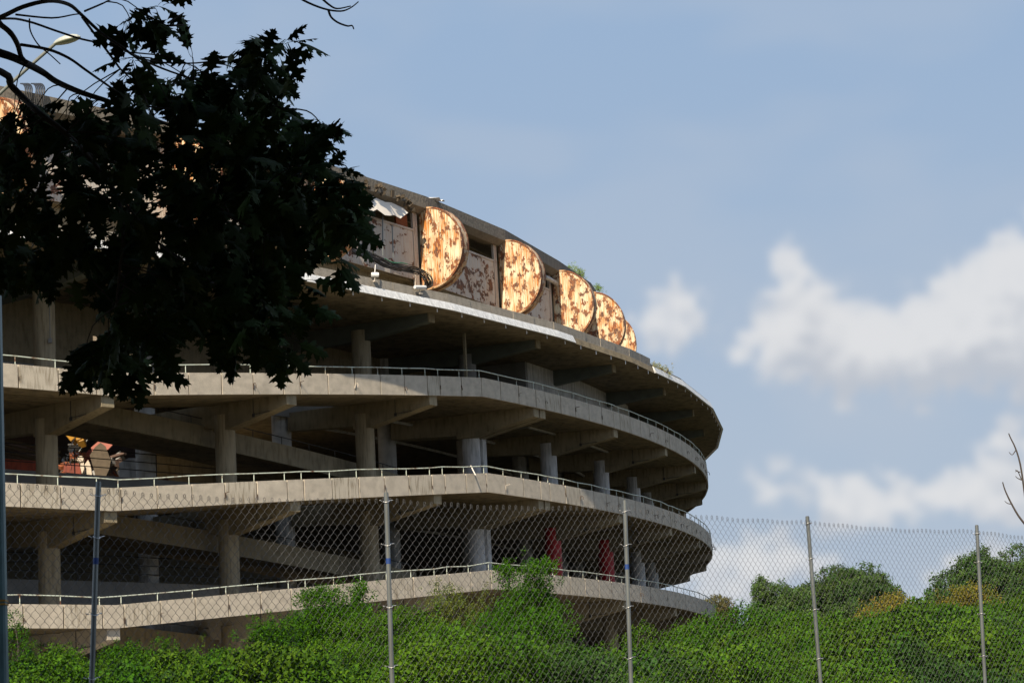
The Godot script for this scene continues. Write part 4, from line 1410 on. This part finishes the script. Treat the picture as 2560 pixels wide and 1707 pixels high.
func build_plants():
	clump_a = leaf_clump(18, 0.18, 0.07, 14, 0.9)
	clump_b = leaf_clump(34, 0.40, 0.15, 24, 0.7)
	rng.seed = 404
	var g1 = Color(0.034, 0.098, 0.005)
	var g2 = Color(0.050, 0.120, 0.008)
	var rust = Color(0.085, 0.115, 0.020)
	var stand = func(x, d): 
		var p = px(x, 1700, d)
		p.y = ground_y(p.x, p.z)
		return p
	var tips = func(list, d):
		var out = []
		for q in list: out.append(px(q[0], q[1], d + rng.randf_range(-0.6, 0.6)))
		return out
	shrub("sapling", "tall leafy sapling with two tops in front of the walkway bend", "shrub", stand.call(1310, 76), tips.call([[1262, 1418], [1320, 1412], [1362, 1404], [1300, 1470], [1345, 1470], [1270, 1500], [1370, 1490], [1320, 1520], [1250, 1520], [1385, 1520]], 76), g1, 60.0, 0.30, 0.95)
	shrub("sapling", "thin brownish sapling left of the tall two topped one", "shrub", stand.call(1140, 76), tips.call([[1095, 1458], [1130, 1470], [1105, 1500], [1150, 1495], [1175, 1510], [1085, 1505], [1160, 1540], [1210, 1480], [1205, 1530]], 76), rust, 26.0, 0.32, 0.75)
	shrub("bush", "dense green bush with pointed shoots left of the second fence post", "shrub", stand.call(820, 74), tips.call([[765, 1480], [803, 1472], [840, 1478], [895, 1468], [780, 1530], [830, 1520], [870, 1525], [740, 1545], [910, 1520], [760, 1570]], 74), g1, 58.0, 0.30, 0.95)
	shrub("bush", "broad green bush just right of the second fence post", "shrub", stand.call(1010, 75), tips.call([[975, 1530], [1010, 1525], [1040, 1530], [1070, 1545], [960, 1550], [1000, 1560], [930, 1540], [1050, 1570]], 75), g2, 30.0, 0.5, 1.0)
	shrub("bush", "round green bush under the tall sapling", "shrub", stand.call(1250, 74), tips.call([[1190, 1550], [1230, 1545], [1290, 1535], [1340, 1540], [1390, 1540], [1410, 1570], [1260, 1570], [1180, 1580]], 74), g1, 34.0, 0.55, 1.05)
	shrub("sapling", "slim green sapling at the lower left corner", "shrub", stand.call(40, 73), tips.call([[32, 1540], [45, 1570], [22, 1590], [60, 1600], [75, 1615]], 73), g1, 22.0, 0.25, 0.8)
	shrub("sapling", "small climbing shoots beside the third fence post", "shrub", stand.call(1600, 74), tips.call([[1605, 1565], [1580, 1590], [1615, 1590], [1560, 1600], [1590, 1615]], 74), g2, 24.0, 0.28, 0.85)
	shrub("sapling", "single shoot rising from the vines near the left fence post", "shrub", stand.call(412, 73), tips.call([[412, 1605], [430, 1622], [372, 1615], [340, 1620], [490, 1628]], 73), g1, 22.0, 0.22, 0.8)
	shrub("bush", "vine covered green mound at the foot of the stadium's right end", "shrub", stand.call(1850, 70), tips.call([[1800, 1545], [1840, 1525], [1880, 1525], [1920, 1545], [1760, 1570], [1960, 1560], [1850, 1580], [1740, 1590]], 70), g1, 34.0, 0.6, 1.1)
	shrub("bush", "vine covered green mound left of the fourth fence post", "shrub", stand.call(2010, 68), tips.call([[1990, 1545], [2030, 1552], [2080, 1548], [2110, 1560], [1960, 1575], [2060, 1590]], 68), g2, 34.0, 0.6, 1.1)
	shrub("bush", "yellowing bush between the fourth and fifth fence posts", "shrub", stand.call(2250, 72), tips.call([[2205, 1512], [2235, 1500], [2270, 1515], [2300, 1530], [2185, 1545], [2260, 1550], [2320, 1545], [2240, 1530], [2290, 1560]], 72), Color(0.145, 0.125, 0.022), 60.0, 0.5, 1.0)
	shrub("bush", "green bush with upright shoots left of the fifth fence post", "shrub", stand.call(2350, 70), tips.call([[2315, 1525], [2345, 1530], [2370, 1515], [2400, 1540], [2330, 1570], [2385, 1575]], 70), g1, 34.0, 0.5, 1.0)
	shrub("bush", "yellowish bush behind the fifth fence post", "shrub", stand.call(2430, 74), tips.call([[2390, 1485], [2418, 1470], [2450, 1480], [2475, 1512], [2372, 1510], [2440, 1520], [2495, 1535], [2410, 1540], [2460, 1550]], 74), Color(0.13, 0.125, 0.02), 60.0, 0.5, 1.0)
	shrub("bush", "green bush in the lower right corner", "shrub", stand.call(2540, 70), tips.call([[2520, 1560], [2550, 1550], [2580, 1560], [2500, 1590], [2560, 1600]], 70), g1, 34.0, 0.5, 1.0)
	# a ragged row of lower bushes along the top of the bank
	var more = [[690, 1560, 75, "low green bush left of the dense pointed bush", g1, 40], [905, 1545, 73, "low green bush right behind the second fence post", g2, 45], [1100, 1560, 73, "low green bush under the thin brownish sapling", g2, 55], [1440, 1622, 76, "low green bush below the two red columns", g1, 40],
		[1510, 1640, 74, "low leafy clump left of the third fence post", g2, 35], [1665, 1618, 75, "leafy clump before the stadium's lowest arches", g1, 45], [1715, 1560, 72, "bush at the foot of the stadium's round end", g2, 40], [2140, 1568, 66, "low green bush right of the fourth fence post", g1, 50],
		[560, 1628, 72, "low vine heap right of the left fence post", g1, 45], [160, 1625, 72, "low vine heap left of the left fence post", g2, 45], [300, 1618, 74, "low vine heap beside the left fence post's foot", g1, 35], [2290, 1575, 64, "low green bush left of the yellowing bush's foot", g2, 45], [1185, 1600, 70, "low green bush before the tall sapling", g1, 60], [860, 1600, 69, "low green heap before the pointed bush", g2, 60]]
	for q in more:
		var list = []
		for n in 9: list.append([q[0] + rng.randfn() * q[5] * 0.6, q[1] + absf(rng.randfn()) * 26.0])
		shrub("bush", q[3], "shrub", stand.call(q[0], q[2]), tips.call(list, q[2]), q[4], 34.0, 0.5, 0.95)
	# plants rooted on the roof
	var roof = func(label, x, y, r, list, c):
		var b = at_radius(x, y, r)
		var out = []
		for q in list: out.append(at_radius(q[0], q[1], r))
		shrub("roof_plant", label, "plant", b, out, c, 16.0, 0.13, 0.7, "plants growing on the roof")
	roof.call("leafy plant on top of the ring beam above the third fin", 1450, 690, 105.6, [[1428, 668], [1440, 672], [1452, 684], [1458, 680], [1445, 680], [1460, 692]], Color(0.16, 0.24, 0.05))
	roof.call("small plant on the ring beam just left of the fourth fin", 1495, 724, 105.6, [[1492, 718], [1498, 722]], Color(0.13, 0.22, 0.05))
	roof.call("small plant drooping at the right end of the ring beam", 1510, 738, 105.6, [[1508, 732], [1513, 742]], Color(0.13, 0.22, 0.05))
	roof.call("yellowish plant on the edge of the canopy at the right", 1660, 936, 112.8, [[1632, 912], [1640, 914], [1655, 922], [1664, 920], [1672, 930], [1668, 926], [1650, 926]], Color(0.20, 0.20, 0.05))
	# trees behind
	var dk = Color(0.052, 0.098, 0.030)
	var tree_at = func(x, y, d, rx, ry): return [px(x, y, d), Vector3(rx, ry, (rx + ry) * 0.6)]
	var base = func(x, d):
		var p = px(x, 1700, d)
		return Vector3(p.x, 3.9, p.z)
	crown_tree("broad_tree", "broad round green tree behind the fourth fence post", base.call(2120, 165), [tree_at.call(2090, 1505, 165, 2.2, 1.9), tree_at.call(2150, 1490, 166, 2.2, 1.7), tree_at.call(2200, 1530, 165, 1.7, 1.6), tree_at.call(2130, 1580, 164, 3.5, 2.2), tree_at.call(2020, 1520, 166, 1.5, 1.5), tree_at.call(2120, 1465, 166, 1.5, 1.0), tree_at.call(2210, 1500, 166, 1.2, 1.1), tree_at.call(2040, 1560, 165, 1.7, 1.6), tree_at.call(2230, 1580, 165, 1.3, 1.3)], dk, 19.0, 0.8)
	crown_tree("broad_tree", "smaller lighter green tree left of the broad round tree", base.call(1930, 150), [tree_at.call(1910, 1480, 150, 0.8, 0.9), tree_at.call(1955, 1490, 150, 0.9, 0.8), tree_at.call(1985, 1500, 150, 0.8, 0.7), tree_at.call(1920, 1540, 150, 1.4, 1.1), tree_at.call(1970, 1560, 150, 1.7, 1.3), tree_at.call(2000, 1530, 151, 1.2, 1.2), tree_at.call(1890, 1580, 150, 1.1, 1.0)], Color(0.065, 0.125, 0.034), 20.0, 0.62)
	crown_tree("broad_tree", "large dark green tree at the right edge", base.call(2480, 155), [tree_at.call(2440, 1440, 155, 1.5, 1.5), tree_at.call(2400, 1490, 155, 1.7, 1.4), tree_at.call(2500, 1470, 155, 2.0, 1.5), tree_at.call(2360, 1530, 155, 1.2, 1.2), tree_at.call(2480, 1540, 154, 3.0, 2.2), tree_at.call(2570, 1460, 156, 1.8, 1.9), tree_at.call(2570, 1560, 155, 2.6, 2.2), tree_at.call(2400, 1580, 154, 2.2, 1.8)], Color(0.048, 0.095, 0.026), 19.0, 0.8)
	crown_tree("broad_tree", "small brownish green tree peeking past the stadium's right end", base.call(1795, 240), [tree_at.call(1790, 1520, 240, 1.4, 1.1), tree_at.call(1805, 1545, 240, 1.5, 1.4), tree_at.call(1780, 1560, 240, 1.6, 1.5)], Color(0.10, 0.10, 0.04), 13.0, 0.8)
	crown_tree("broad_tree", "far low green tree in the gap between the two broad trees", base.call(2290, 190), [tree_at.call(2275, 1590, 190, 1.8, 1.2), tree_at.call(2315, 1580, 190, 1.7, 1.3)], dk, 19.0, 0.8)
	build_bare_tree()

func build_bare_tree():
	var base = px(2640, 1700, 26.0)
	base.y = ground_y(base.x, base.z)
	var t = thing("bare_sapling", "bare twiggy sapling reaching in at the right edge", "sapling", base)
	var D = 26.0
	var st = mb()
	var p = smooth_path([base, px(2625, 1450, D), px(2572, 1300, D)], 4)
	tube(st, p, ramp_radii(0.03, 0.014, p.size()), 7)
	part("trunk", st, M.twig, t)
	var lines = [[[2572, 1300], [2562, 1225], [2552, 1160], [2540, 1120], [2528, 1095], [2523, 1083]], [[2572, 1320], [2548, 1290], [2528, 1255], [2514, 1225], [2508, 1205]], [[2541, 1125], [2532, 1137], [2524, 1130]],
		[[2556, 1200], [2545, 1195], [2540, 1190]], [[2555, 1198], [2545, 1176], [2540, 1180]], [[2552, 1180], [2544, 1178], [2540, 1174]], [[2530, 1260], [2520, 1258], [2513, 1252]]]
	for i in lines.size():
		st = mb()
		var q = []
		for c in lines[i]: q.append(px(c[0], c[1], D + 0.1 * sin(i * 2.0)))
		q = smooth_path(q, 3)
		var r0 = 0.012 if i < 2 else 0.006
		tube(st, q, ramp_radii(r0, r0 * 0.45, q.size()), 6)
		part("twig", st, M.twig, t)

# ---------------------------------------------------------------- the oak

func oak_leaf(sd) -> ArrayMesh:
	var r := RandomNumberGenerator.new()
	r.seed = sd
	var half = [[0.0, 0.010], [0.07, 0.035], [0.13, 0.09], [0.15, 0.18], [0.20, 0.27], [0.22, 0.19], [0.25, 0.14], [0.30, 0.125], [0.33, 0.21], [0.34, 0.31], [0.40, 0.335], [0.47, 0.43], [0.465, 0.32], [0.52, 0.30], [0.49, 0.20], [0.52, 0.125],
		[0.57, 0.15], [0.60, 0.25], [0.66, 0.27], [0.75, 0.35], [0.72, 0.24], [0.77, 0.22], [0.73, 0.14], [0.76, 0.095], [0.81, 0.13], [0.88, 0.18], [0.86, 0.10], [0.93, 0.09], [0.91, 0.045], [1.0, 0.0]]
	var pts := PackedVector2Array()
	for i in half.size(): pts.append(Vector2(half[i][0] + r.randf_range(-0.012, 0.012), half[i][1] * r.randf_range(0.85, 1.2)))
	for i in range(half.size() - 2, -1, -1): pts.append(Vector2(half[i][0] + r.randf_range(-0.015, 0.015), -half[i][1] * r.randf_range(0.85, 1.2)))
	var ix = Geometry2D.triangulate_polygon(pts)
	var fold = r.randf_range(0.15, 0.45); var droop = r.randf_range(0.05, 0.35); var twist = r.randf_range(-0.25, 0.25)
	var lift = func(p): return Vector3(p.x + 0.22, -droop * p.x * p.x - absf(p.y) * fold + twist * p.y * p.x, p.y)
	var st = mb()
	st.set_color(Color.WHITE)
	for i in range(0, ix.size(), 3):
		tri(st, lift.call(pts[ix[i]]), lift.call(pts[ix[i + 1]]), lift.call(pts[ix[i + 2]]))
	# stalk
	tube(st, [Vector3.ZERO, Vector3(0.12, 0.02, 0), Vector3(0.26, 0, 0), lift.call(Vector2(0.9, 0)) + Vector3(0, -0.004, 0)], [0.012, 0.009, 0.008, 0.003], 4, false)
	return st.commit()

func inside(p: Vector2, poly: PackedVector2Array) -> bool:
	return Geometry2D.is_point_in_polygon(p, poly)

func in_frame(p: Vector3, margin) -> bool:
	var q = cam.transform.affine_inverse() * p
	if q.z > -0.5: return false
	return absf(q.x / -q.z) * FOCAL < 1280 + margin and absf(q.y / -q.z) * FOCAL < 854 + margin

func build_oak():
	rng.seed = 777
	var base = Vector3(-5.2, 0, -7.0)
	var t = thing("oak_tree", "oak with dark lobed leaves hanging across the upper left foreground", "tree", base)
	var st = mb()
	var p = smooth_path([base - Vector3.UP * 0.1, base + Vector3(0.1, 2.2, 0.1), base + Vector3(0.25, 4.2, -0.2), base + Vector3(0.5, 6.5, 0.3), base + Vector3(0.6, 9.5, 0.6)], 4)
	tube(st, p, ramp_radii(0.34, 0.12, p.size()), 14)
	for i in 9:
		var f = base + Vector3(0.3, 4.0 + i * 0.6, 0.0)
		var a = i * 2.4
		var e = f + Vector3(cos(a) * 4.5, 2.2, sin(a) * 4.5)
		if in_frame(e, 300) or in_frame(f.lerp(e, 0.6), 300): continue
		var q = smooth_path([f, f.lerp(e, 0.5) + Vector3.UP * 0.5, e], 3)
		tube(st, q, ramp_radii(0.11, 0.02, q.size()), 7, false)
	part("trunk", st, M.bark, t)
	# boughs that cross the picture: zoomed photograph coordinates (2.351 to a pixel), depth, radii in metres
	var Z = 2.351
	var boughs = [
		[[[-900, 350], [-300, 240], [0, 312], [130, 362], [250, 425], [330, 480], [480, 545], [650, 600], [850, 680], [1100, 780], [1300, 900], [1500, 1010]], 9.3, 0.018, 0.003],
		[[[-700, 330], [-200, 170], [0, 100], [130, 40], [280, 5], [400, 25], [480, 90], [600, 200], [720, 280], [800, 335], [1000, 420], [1250, 500]], 9.0, 0.010, 0.003],
		[[[-500, 300], [-100, 80], [0, 145], [60, 195], [100, 262], [120, 330], [150, 365]], 9.1, 0.012, 0.008],
		[[[-400, 150], [0, 110], [150, 122], [330, 182], [480, 230], [650, 265], [760, 310], [900, 360], [1150, 370], [1350, 330], [1500, 250]], 9.6, 0.005, 0.0025],
		[[[120, 262], [280, 290], [400, 340], [500, 410], [600, 480], [720, 560], [850, 620], [1000, 640]], 9.2, 0.006, 0.003],
		[[[-500, 250], [0, 420], [60, 500], [150, 590], [230, 665], [380, 780], [500, 900], [620, 1050], [700, 1200], [720, 1400], [700, 1600], [680, 1800]], 8.8, 0.014, 0.004],
		[[[90, 85], [300, 105], [430, 85], [480, 80]], 9.0, 0.004, 0.002],
		[[[495, 65], [600, 20], [640, 0], [690, -20]], 9.0, 0.004, 0.002],
		[[[170, 110], [175, 180], [220, 260], [290, 320], [350, 375]], 9.1, 0.003, 0.002],
		[[[500, 900], [800, 1000], [1050, 1120], [1300, 1250], [1500, 1350], [1580, 1385]], 9.0, 0.007, 0.002],
		[[[480, 100], [650, 330], [720, 420], [800, 460], [900, 700], [1000, 900], [1050, 1200]], 9.8, 0.005, 0.002],
		[[[660, 1100], [900, 1400], [1100, 1550], [1300, 1700], [1450, 1850]], 9.2, 0.006, 0.002],
		[[[1300, 900], [1600, 950], [1850, 1000], [2000, 1100], [2080, 1250]], 9.4, 0.004, 0.002],
		[[[1250, 500], [1400, 480], [1600, 620], [1800, 650], [1880, 720]], 9.2, 0.004, 0.002]]
	var anchors = []
	for b in boughs:
		var pts = []
		for i in b[0].size(): pts.append(px(b[0][i][0] / Z, b[0][i][1] / Z, b[1] + 0.15 * sin(i * 1.3 + b[1] * 7.0)))
		pts = smooth_path(pts, 4)
		st = mb()
		tube(st, pts, ramp_radii(b[2], b[3], pts.size()), 8)
		part("branch", st, M.bark, t)
		anchors.append_array(pts)
	# dead twig ends at the top
	for b in [[[1700, -60], [1780, 0], [1900, 50], [2000, 65], [2060, 45], [2105, 10]], [[1880, -20], [1930, 25], [1980, 50], [2060, 35]], [[1930, 62], [1945, 100], [1985, 132], [2040, 152], [2068, 150], [2078, 170]], [[985, 135], [1030, 105], [1078, 75]], [[1000, 150], [1050, 148], [1080, 147]], [[670, 155], [700, 200], [730, 240]]]:
		var pts = []
		for i in b.size(): pts.append(px(b[i][0] / Z, b[i][1] / Z, 9.0 + 0.03 * i))
		pts = smooth_path(pts, 4)
		st = mb()
		tube(st, pts, ramp_radii(0.0045, 0.0022, pts.size()), 6)
		part("twig", st, M.bark, t)
	# leaves in clusters at twig ends
	var K = 2560.0 / 2352.0
	var poly := PackedVector2Array()
	for q in [[-620, 330], [-60, 340], [120, 300], [240, 230], [300, 120], [390, 150], [460, 190], [530, 150], [580, 100], [635, 110], [620, 220], [685, 300], [745, 360], [785, 420], [795, 500], [750, 550], [665, 560], [635, 640], [640, 755], [590, 755], [530, 750], [440, 730], [340, 780], [260, 820], [210, 810], [250, 740], [280, 650], [180, 585], [-60, 575], [-620, 640]]:
		poly.append(Vector2(q[0], q[1]) * K)
	var centres = []
	for tries in 11000:
		var q = Vector2(rng.randf_range(-680, 900), rng.randf_range(60, 1010))
		if not inside(q, poly): continue
		var d = rng.randf_range(8.5, 10.2)
		var gap = 38.0
		if q.x < 480 and q.y < 640: gap = 53.0
		if q.x < -90: gap = 66.0
		var ok = true
		for c in centres:
			if c[0].distance_to(q) < gap and absf(c[1] - d) < 0.75: ok = false; break
		if ok: centres.append([q, d])
	var filled = centres.size()
	# clusters that make the outline
	for q in [[600, 85], [655, 90], [750, 285], [806, 398], [808, 470], [535, 790], [645, 800], [670, 785], [330, 850], [235, 830], [190, 830], [280, 840], [345, 45], [375, 15], [797, 530], [100, 620], [40, 615], [160, 610], [305, 60], [790, 600], [440, 130], [30, 260], [80, 250], [15, 300], [60, 310], [110, 300], [150, 270], [40, 350], [10, 380], [700, 640], [690, 700]]:
		centres.append([Vector2(q[0], q[1]) * K, rng.randf_range(8.9, 9.3)])
	var kinds = []
	for i in 6: kinds.append(oak_leaf(900 + i))
	var leaves = []
	st = mb()
	for ci in centres.size():
		var c = centres[ci]
		var inner = ci < filled
		var at = px(c[0].x, c[0].y, c[1])
		# twig from the nearest bough point
		var best = null; var bd = 1e9
		for a in anchors:
			var dd = a.distance_squared_to(at)
			if dd < bd: bd = dd; best = a
		if bd < 0.42 * 0.42 and rng.randf() < 0.6:
			var tw = smooth_path([best, best.lerp(at, 0.5) + Vector3(rng.randf_range(-0.03, 0.03), 0.03, 0), at], 3)
			tube(st, tw, ramp_radii(0.003, 0.0014, tw.size()), 5, false)
		var away = (at - best).normalized() if bd > 0.0004 else Vector3(0, -1, 0)
		var edge = leaves.size()
		for i in rng.randi_range(5, 7) if inner else rng.randi_range(6, 9):
			var dir = (away * 0.5 + Vector3(rng.randfn(), rng.randfn() * 0.8 - 0.75, rng.randfn()) * 0.75).normalized()
			var nrm = (Vector3(rng.randfn() * 0.6, 0.6, rng.randfn() * 0.6 + 0.45)).normalized()
			nrm = (nrm - dir * nrm.dot(dir)).normalized()
			var s = rng.randf_range(0.085, 0.135)
			var bs = Basis(dir, nrm, dir.cross(nrm)) * Basis.from_scale(Vector3.ONE * s)
			var col = tint(Color(0.038, 0.066, 0.017), 0.25)
			leaves.append([Transform3D(bs, at + dir * 0.01 - away * rng.randf_range(0, 0.05)), col, rng.randi() % 6, rng.randf() + (0.0 if i < 2 else 0.4)])
	part("twigs", st, M.bark, t)
	# the leaves nearest the eye hang one by one, the rest as a mass
	leaves.sort_custom(func(a, b): return a[0].origin.distance_squared_to(cam.position) < b[0].origin.distance_squared_to(cam.position))
	var rest = []
	for i in 6: rest.append([])
	var tones = []
	for i in 5:
		var m = M.oak_leaf.duplicate()
		m.albedo_color = tint(Color(0.038, 0.066, 0.017), 0.25).linear_to_srgb()
		tones.append(m)
	for i in leaves.size():
		var l = leaves[i]
		if i < 290: place("leaf", kinds[l[2]], tones[i % 5], t, l[0])
		else: rest[l[2]].append(l)
	for v in 6:
		leaf_mass("foliage", kinds[v], rest[v], t)
	print("oak leaves ", leaves.size(), " clusters ", centres.size())
	# the rest of the crown, above and behind the eye
	crown_cloud(t, [[Vector3(-4.6, 8.6, -6.2), Vector3(6.2, 4.4, 6.6)], [Vector3(-6.5, 4.6, -3.5), Vector3(3.6, 2.6, 4.0)], [Vector3(-1.0, 7.6, -2.5), Vector3(4.0, 2.2, 4.0)]], 30000)

func leaf_mass(called, mesh, list, parent):
	var o = part(called, merged(mesh, list), M.oak_leaf, parent)
	o.set_meta("kind", "stuff")

var clump_oak: ArrayMesh

func crown_cloud(t, lobes, count):
	if clump_oak == null: clump_oak = leaf_clump(16, 0.30, 0.20, 51, 0.8)
	var spots = []
	var each = count / lobes.size()
	for l in lobes:
		for i in each:
			var d = Vector3(rng.randfn(), rng.randfn(), rng.randfn()).normalized()
			var pos = l[0] + d * l[1] * pow(rng.randf(), 0.4)
			if in_frame(pos, 300) or pos.distance_to(cam.position) < 4.0: continue
			if pos.z < 0.5 and pos.x > 0.0 and pos.x < 4.5 - pos.z * 0.2 and pos.y < 5.5: continue
			spots.append([pos, rng.randf_range(0.8, 1.4), tint(Color(0.045, 0.085, 0.02), 0.2)])
	var o = scatter("crown", clump_oak, spots, M.leaf, t)
	o.set_meta("kind", "stuff")

func build_shade_trees():
	# neighbours of the oak beside and behind the viewer, which keep its leaves in the shade
	rng.seed = 99
	for s in [[Vector3(-9.5, 0, 3.0), 9.0, "neighbouring oak left of the viewer"], [Vector3(3.0, 0, 11.0), 10.0, "neighbouring oak behind the viewer"], [Vector3(-4.0, 0, 12.0), 9.5, "second neighbouring oak behind the viewer"], [Vector3(7.5, 0, 4.0), 9.0, "neighbouring oak right of the viewer"], [Vector3(8.5, 0, -1.0), 9.0, "neighbouring oak ahead on the right of the viewer"]]:
		var t = thing("oak_tree", s[2] + ", out of the picture", "tree", s[0])
		var st = mb()
		var p = smooth_path([s[0] - Vector3.UP * 0.1, s[0] + Vector3(0.1, 3, 0), s[0] + Vector3(0.2, s[1], 0.2)], 4)
		tube(st, p, ramp_radii(0.3, 0.12, p.size()), 12)
		part("trunk", st, M.bark, t)
		crown_cloud(t, [[s[0] + Vector3(0, 6.0, 0), Vector3(5.2, 5.2, 5.2)], [s[0] + Vector3(0, 2.8, 0), Vector3(4.6, 2.6, 4.6)]], 13000)

# ----------------------------------------------------------------

func _ready():
	cam = Camera3D.new()
	cam.name = "camera"
	var right = Vector3(1, 0, 0); var up = Vector3(0, cos(PITCH), sin(PITCH)); var back = Vector3(0, -sin(PITCH), cos(PITCH))
	cam.transform = Transform3D(Basis(right * cos(ROLL) - up * sin(ROLL), right * sin(ROLL) + up * cos(ROLL), back), Vector3(0, EYE, 0))
	cam.fov = rad_to_deg(2.0 * atan(853.5 / FOCAL))
	cam.near = 0.1
	cam.far = 6000.0
	add_child(cam)
	cam.current = true

	var env := Environment.new()
	env.background_mode = Environment.BG_SKY
	env.sky = make_sky()
	env.tonemap_mode = Environment.TONE_MAPPER_LINEAR
	env.tonemap_exposure = 1.55
	env.background_energy_multiplier = 0.645
	env.sdfgi_enabled = true
	env.ssao_enabled = true
	env.ssil_enabled = true
	var we := WorldEnvironment.new()
	we.name = "environment"
	we.environment = env
	add_child(we)

	var sun := DirectionalLight3D.new()
	sun.name = "sun"
	sun.light_energy = 1.6
	sun.light_color = Color(1.0, 0.93, 0.82)
	sun.light_angular_distance = 0.5
	sun.shadow_enabled = true
	var to = Vector3(sin(deg_to_rad(SUN_AZ)) * cos(deg_to_rad(SUN_EL)), sin(deg_to_rad(SUN_EL)), cos(deg_to_rad(SUN_AZ)) * cos(deg_to_rad(SUN_EL)))
	sun.transform = Transform3D(Basis.looking_at(-to, Vector3.UP), Vector3(0, 60, 0))
	add_child(sun)

	make_materials()
	build_ground()
	build_apron()
	build_stadium()
	build_loose()
	build_fence()
	build_lamp()
	build_bank()
	build_plants()
	build_oak()
	build_shade_trees()
